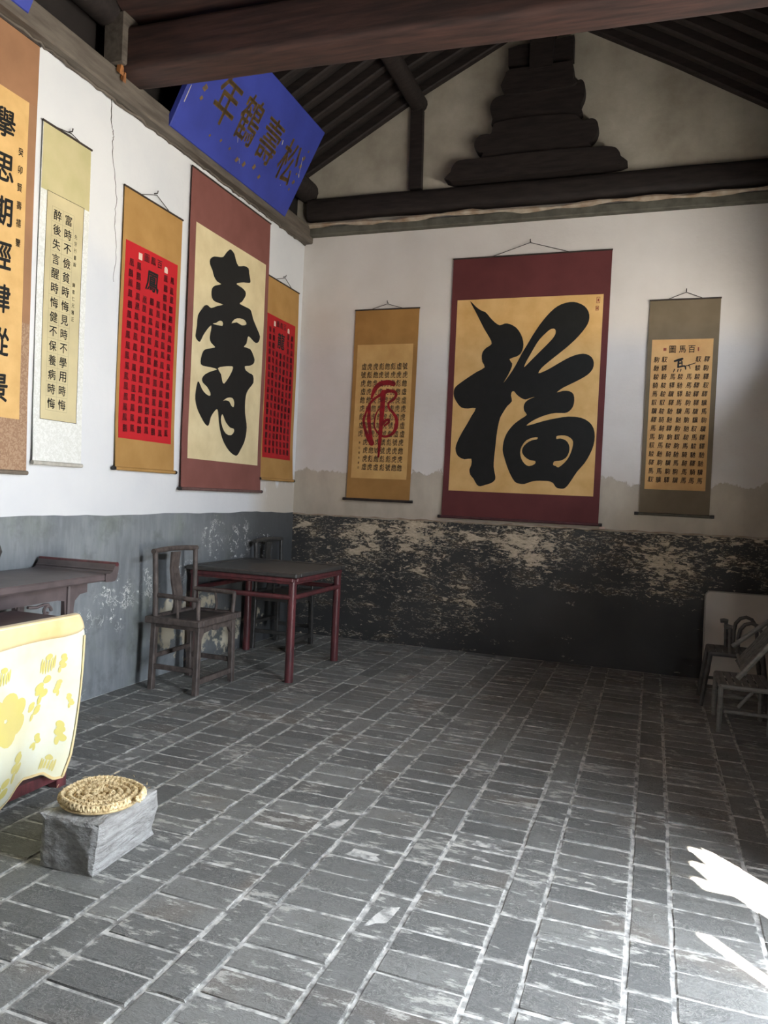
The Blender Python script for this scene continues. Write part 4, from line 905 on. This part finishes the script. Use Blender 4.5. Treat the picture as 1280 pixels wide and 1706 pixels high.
def bottom(a):                # a = distance from the right edge
    pts = [(0, .080), (.05, .082), (.10, .115), (.20, .118), (.30, .06), (.36, .045), (.5, .07), (.9, .06)]
    for (a0, z0), (a1, z1) in zip(pts, pts[1:]):
        if a <= a1: return z0+(z1-z0)*(a-a0)/(a1-a0)
    return .06
def cloth_pt(a, t, n=0.0):
    """a metres left of the right edge, t from top (0) to bottom (1)"""
    zb = bottom(a); z = .812+(zb-.812)*t
    y = right_edge(z)-a*(1-.02*t)
    w = .012*math.sin(a*21+1.2*t)*t+.018*math.sin(a*9.0+.7+2.2*t)*t+.010*math.exp(-((a-.16-.10*(1-t))/.04)**2)*t
    w += .030*math.exp(-((a-.02)/.035)**2)*t*(1-t)*1.3
    x = .945+1.5*w+.018*t
    if t < .02: x -= .0
    return Vector((x+n-.94, y+4.6, z-.60))
na, nt = 56, 48
vs = []
for n_ in (0.0, -.003):
    for j in range(nt+1):
        for i in range(na+1): vs.append(cloth_pt(.86*i/na, j/nt, n_))
N = (na+1)*(nt+1); fs = []
for j in range(nt):
    for i in range(na):
        a = j*(na+1)+i; q = (a, a+1, a+na+2, a+na+1); fs += [q, tuple(k+N for k in q[::-1])]
rim = [i for i in range(na+1)]+[j*(na+1)+na for j in range(1, nt+1)]+[nt*(na+1)+i for i in range(na-1, -1, -1)]+[j*(na+1) for j in range(nt-1, 0, -1)]
fs += [(rim[k], rim[(k+1) % len(rim)], rim[(k+1) % len(rim)]+N, rim[k]+N) for k in range(len(rim))]
MB().add(vs, fs).build('drape', CLOTH, C, True)
def strip(name, f, n, m, parent=C):
    """f(s, side) for s in 0..1"""
    rows = 7; vs = []; fs = []
    for k in range(n+1):
        for r in range(rows+1): vs.append(f(k/n, r/rows))
    for k in range(n):
        for r in range(rows): a = k*(rows+1)+r; fs.append((a, a+1, a+rows+2, a+rows+1))
    o = MB().add(vs, fs).build(name, m, parent, True, fix=False); md = o.modifiers.new('thickness', 'SOLIDIFY'); md.thickness = .003; md.offset = 1; return o
def band(s, r):               # turned-over valance along the top, rolling back onto the table
    a = -.006+.862*s
    if r < .3: return cloth_pt(max(a, 0), 0, 0)+Vector((-.05+.16*r, 0 if a >= 0 else .006, .004+.006*math.sin(r*10)))
    t = (r-.3)/.7*(.118-.03*math.exp(-a/.08)+.010*math.sin(a*14)); return cloth_pt(max(a, 0), t, .004+.004*math.sin((r-.3)/.7*math.pi))+Vector((0, .004 if a < 0 else 0, 0))
strip('valance', band, 60, HEM)
strip('side_hem', lambda s, r: cloth_pt(.014*r, .13+.86*s, .0035+.002*math.sin(r*3.1)), 40, HEM)
strip('bottom_hem', lambda s, r: cloth_pt(.0+.86*s, .984+.015*r, .0035), 60, HEM)
def flower(a0, t0, R, kind, seed):
    rr_ = random.Random(seed); polys = []
    def blob(ca, ct, rx, rz, n=14):
        polys.append([(ca+rx*math.cos(2*math.pi*k/n), ct+rz*math.sin(2*math.pi*k/n)*1.36) for k in range(n)])
    if kind == 0:
        for k in range(7):
            a = 2*math.pi*k/7+rr_.random()*.3; blob(a0+R*.62*math.cos(a), t0+R*.62*math.sin(a)*1.36, R*.36, R*.36)
        for k in range(5):
            a = 2*math.pi*k/5; blob(a0+R*.25*math.cos(a), t0+R*.25*math.sin(a)*1.36, R*.19, R*.19)
    elif kind == 1:
        for k in range(4): blob(a0+R*rr_.uniform(-.5, .5), t0+R*(k-1.5)*.5, R*.42, R*.34)
        blob(a0+R*.1, t0+R*1.3, R*.2, R*.4)
    else:
        for k in range(6):
            a = -.9+.36*k; blob(a0+R*.8*math.sin(a), t0+R*.9*math.cos(a), R*.10, R*.55)
        blob(a0, t0-R*.1, R*.35, R*.25)
    mb = MB()
    for q, P in enumerate(polys):
        ca = sum(p[0] for p in P)/len(P); ct = sum(p[1] for p in P)/len(P)
        ok = [(min(max(a, .034), .85), min(max(t, .13), .96)) for a, t in P]
        mb.add([cloth_pt(min(max(ca, .034), .85), min(max(ct, .13), .96), .0018+.0001*q)]+[cloth_pt(a, t, .0018+.0001*q) for a, t in ok], [(0, 1+k, 1+(k+1) % len(P)) for k in range(len(P))])
    return mb.build('woven_flower', FLOWER, C, fix=False)
for q, (a0, t0, R, kd) in enumerate(((.40, .52, .115, 0), (.215, .42, .055, 1), (.24, .53, .04, 1), (.205, .24, .06, 2), (.13, .28, .04, 1), (.12, .44, .035, 1), (.055, .52, .03, 1), (.30, .80, .05, 1), (.36, .90, .05, 1), (.19, .76, .035, 1), (.08, .72, .05, 1), (.10, .90, .05, 2), (.45, .24, .05, 2), (.62, .5, .08, 0), (.6, .8, .05, 1))):
    flower(a0, t0, R, kd, q)

# ------------------------------------------------------------------ stone block with the straw cushion
g = NT('rough_grey_stone'); v = g.coord('Object'); n1 = g.noise(g.coord('Object', (3, 1.2, 5)), 9, 8, .65); n2 = g.noise(v, 60, 5, .7)
g.bump(g.math('ADD', n1, g.math('MULTIPLY', n2, .4)),  1.0, .022); STONE = g.done(g.mix(g.ramp(n1, .3, .7), (.50, .49, .46), (.24, .23, .21)), .85, .25)
ST_ = thing('stone_block', (1.497, -4.597, 0), 'rough grey rectangular stone block used as a seat', 'stone')
ST_.rotation_euler[2] = .04
bm = bmesh.new(); bmesh.ops.create_cube(bm, size=1)
for v_ in bm.verts: v_.co = Vector((v_.co.x*.262, v_.co.y*.385, (v_.co.z+.5)*.20))
bmesh.ops.subdivide_edges(bm, edges=bm.edges[:], cuts=9, use_grid_fill=True)
for v_ in bm.verts:
    p = v_.co.copy(); k = noise.fractal(p*9, .8, 2.0, 4)
    edge = sum((abs(abs(c)-h) < .002) for c, h in ((p.x, .131), (p.y, .1925), (p.z-.1, .1)))
    out = Vector((p.x/.131 if abs(abs(p.x)-.131) < .002 else 0, p.y/.1925 if abs(abs(p.y)-.1925) < .002 else 0, (p.z-.1)/.1 if abs(abs(p.z-.1)-.1) < .002 else 0))
    if p.z > .002: v_.co += out*(k*.007-(.006+.010*max(0, noise.noise(p*22)) if edge >= 2 else 0))
    if p.x > .12: v_.co.x += .006*(1 if .12 < p.z < .15 else 0)-(.012 if p.z < .06 else 0)*.6+.008*(p.z > .16)
    v_.co.x *= 1-.06*(1-p.z/.2)
me = bpy.data.meshes.new('block'); bm.to_mesh(me); bm.free(); me.materials.append(STONE)
o = bpy.data.objects.new('block', me); COL.objects.link(o); o.parent = ST_

CU = thing('straw_cushion', (1.508, -4.618, .207), 'round cushion of coiled straw braid lying on the stone block', 'cushion')
g = NT('plaited_straw'); v = g.coord('Object'); n1 = g.noise(v, 30, 5, .6); n2 = g.noise(v, 110, 4, .6)
g.bump(n2, .6, .004); STRAW = g.done(g.mix(g.ramp(g.math('ADD', n1, g.math('MULTIPLY', n2, .5)), .6, .95), (.84, .68, .40), (.36, .23, .09)), .8, .25)
turns = 5; R0, R1 = .160, .020
mb = MB(); strands = [[], [], []]; s = 0.0; th = 0.0
while True:
    r = R0-(R0-R1)*th/(2*math.pi*turns)
    if r <= R1: break
    for k in range(3):
        ph = s/.050*2*math.pi+k*2*math.pi/3
        off = .0085*math.sin(ph); hz = .0075*math.cos(2*ph)
        rr2 = r+off+noise.noise(Vector((s*30, k*5, 0)))*.002
        strands[k].append((rr2*math.cos(th)*1.02, rr2*math.sin(th)*.98, .024+hz+.004*math.sin(3*th+1)+noise.noise(Vector((s*9, 3, k)))*.003-.004*(1-r/R0)))
    ds = .0042; s += ds; th += ds/max(r, .01)
for st in strands: mb.tube(st, [.0070+.0018*noise.noise(Vector((i*.3, 7, 1))) for i in range(len(st))], 6)
mb.build('coiled_braid', STRAW, CU, True)
MB().lathe([(.145, .004), (.15, .010), (.14, .016), (.02, .017)], (0, 0, -.004), 32).build('under_pad', STRAW, CU, True)
rs = random.Random(8); fr = MB()
for k in range(70):
    a = rs.uniform(0, 6.283); r = rs.uniform(.02, .18); z = .036
    d = Vector((rs.uniform(-1, 1), rs.uniform(-1, 1), rs.uniform(.0, .35))).normalized()*rs.uniform(.012, .03)
    p = Vector((r*math.cos(a), r*math.sin(a), z)); fr.tube([p, p+d*.5+Vector((0, 0, .003)), p+d], [.0012, .001, .0005], 4)
fo = fr.build('loose_fibres', STRAW, CU); fo['kind'] = 'stuff'

# ------------------------------------------------------------------ things in the dark right corner
BOARD = plain('cream_laminate', (.60, .54, .46), (.55, .49, .42), 3, .5, .05)
B = thing('board', (4.235, -.13, 0), 'cream rounded-corner tabletop board leaning against the back wall', 'board')
hw_, hh, rc_ = .285, .785, .045
ol = []
for cx, cz, a0 in ((hw_-rc_, rc_, -90), (hw_-rc_, hh-rc_, 0), (-hw_+rc_, hh-rc_, 90), (-hw_+rc_, rc_, 180)):
    for k in range(7): a = math.radians(a0+15*k); ol.append((cx+rc_*math.cos(a), cz+rc_*math.sin(a)))
lean = lambda b: -.10+.185*b
MB().prism(ol, lambda a, b: (a, lean(b)+.012, b*.98), lambda a, b: (a, lean(b)-.010, b*.98)).build('panel', BOARD, B)
rimp = [(a, lean(b)-.011, b*.98) for a, b in ol]; MB().tube(rimp+[rimp[0]], .006, 6, False).build('edge_band', plain('edge_band', (.40, .36, .30), None, 10, .5, 0), B, True)

BAM = plain('weathered_bamboo', (.22, .205, .18), (.14, .13, .115), 16, .55, .15, stretch=(1, 1, 3), spec=.4)
DBAM = plain('dark_bamboo', (.10, .092, .082), (.06, .055, .05), 16, .55, .15, spec=.4)
def knots(mb, p, q, r, n=3):
    p, q = Vector(p), Vector(q); pts = []; rs_ = []
    for k in range(n*4+1):
        t = k/(n*4); pts.append(p.lerp(q, t)); rs_.append(r*(1.14 if k % 4 == 0 and 0 < k < n*4 else 1.0))
    return mb.tube(pts, rs_, 8)
K = thing('bamboo_chair', (4.13, -1.40, 0), 'low pale bamboo chair with a slatted reclining back, nearest the right edge', 'chair')
w, xb, xf, sh_ = .22, .14, -.155, .30
for sx, sy in ((xf, -1), (xf, 1), (xb, -1), (xb, 1)):
    knots(MB(), (sx*1.02, sy*w, 0), (sx, sy*w, sh_), .017, 2).build('leg', BAM, K, True)
sfm = MB(); loop = [(xf, -w, sh_), (xb, -w, sh_), (xb, w, sh_), (xf, w, sh_)]
for a, b in zip(loop, loop[1:]+loop[:1]): knots(sfm, a, b, .016, 2)
sfm.build('seat_frame', BAM, K, True)
for k in range(7): MB().bar((xf+.02+.045*k, -w, sh_+.012), (xf+.02+.045*k, w, sh_+.012), .036, .008, ch=.002).build('seat_slat', BAM, K)
for sy in (-1, 1):
    knots(MB(), (xf+.02, sy*w, .14), (xb, sy*w, .14), .012, 2).build('stretcher', BAM, K, True)
    knots(MB(), (-.05, sy*w, .175), (.03, sy*w, .285), .011, 1).build('brace', BAM, K, True)
    knots(MB(), (-.06, sy*(w-.015), .36 if sy < 0 else .50), (.27, sy*(w-.015), .80), .017, 4).build('back_stile', BAM, K, True)
knots(MB(), (.25, -w, .775), (.25, w, .775), .015, 3).build('back_top_rail', BAM, K, True)
knots(MB(), (-.02, -w, .40), (-.02, w, .44), .013, 3).build('back_lower_rail', BAM, K, True)
for k in range(6):
    y_ = -w+.065+.062*k; MB().bar((-.03, y_, .40), (.25, y_, .78), .034, .010, up=(0, 1, 0), ch=.002).build('back_slat', BAM, K)
K2 = thing('bamboo_armchair', (4.10, -.80, 0), 'dark bamboo armchair with bent hoop arms standing before the leaning board', 'chair')
w, xf, xb, sh_ = .16, -.15, .20, .395
for sx, sy in ((xf, -1), (xf, 1), (xb, -1), (xb, 1)):
    knots(MB(), (sx-.05*(1 if sx < 0 else -1), sy*w, 0), (sx, sy*w, sh_), .016, 3).build('leg', DBAM, K2, True)
sfm = MB(); loop = [(xf, -w, sh_), (xb, -w, sh_), (xb, w, sh_), (xf, w, sh_)]
for a, b in zip(loop, loop[1:]+loop[:1]): knots(sfm, a, b, .017, 2)
sfm.build('seat_frame', DBAM, K2, True)
for k in range(8): MB().bar((xf+.02+.045*k, -w, sh_+.010), (xf+.02+.045*k, w, sh_+.010), .040, .010, ch=.002).build('seat_slat', DBAM, K2)
for sy in (-1, 1):
    knots(MB(), (-.022, sy*w, sh_), (-.028, sy*w, .60), .014, 2).build('arm_post', DBAM, K2, True)
    MB().tube([(-.07, sy*w, .600), (-.045, sy*w, .604), (-.015, sy*w, .600)], [.016, .018, .016], 8).build('post_cap', DBAM, K2, True)
    MB().tube([(.03, sy*w, sh_), (.03, sy*w, .53), (.04, sy*w, .59), (.07, sy*w, .63), (.11, sy*w, .645), (.15, sy*w, .63), (.185, sy*w, .58), (.20, sy*w, sh_)], .014, 8).build('hoop_arm', DBAM, K2, True)
    knots(MB(), (xf-.02, sy*w, .15), (xb+.02, sy*w, .15), .012, 2).build('stretcher', DBAM, K2, True)
for k in range(4): knots(MB(), (.20, -w+.05+.07*k, sh_), (.30, -w+.05+.07*k, .74), .010, 3).build('back_spindle', DBAM, K2, True)
knots(MB(), (.30, -w, .745), (.30, w, .745), .014, 2).build('back_rail', DBAM, K2, True)
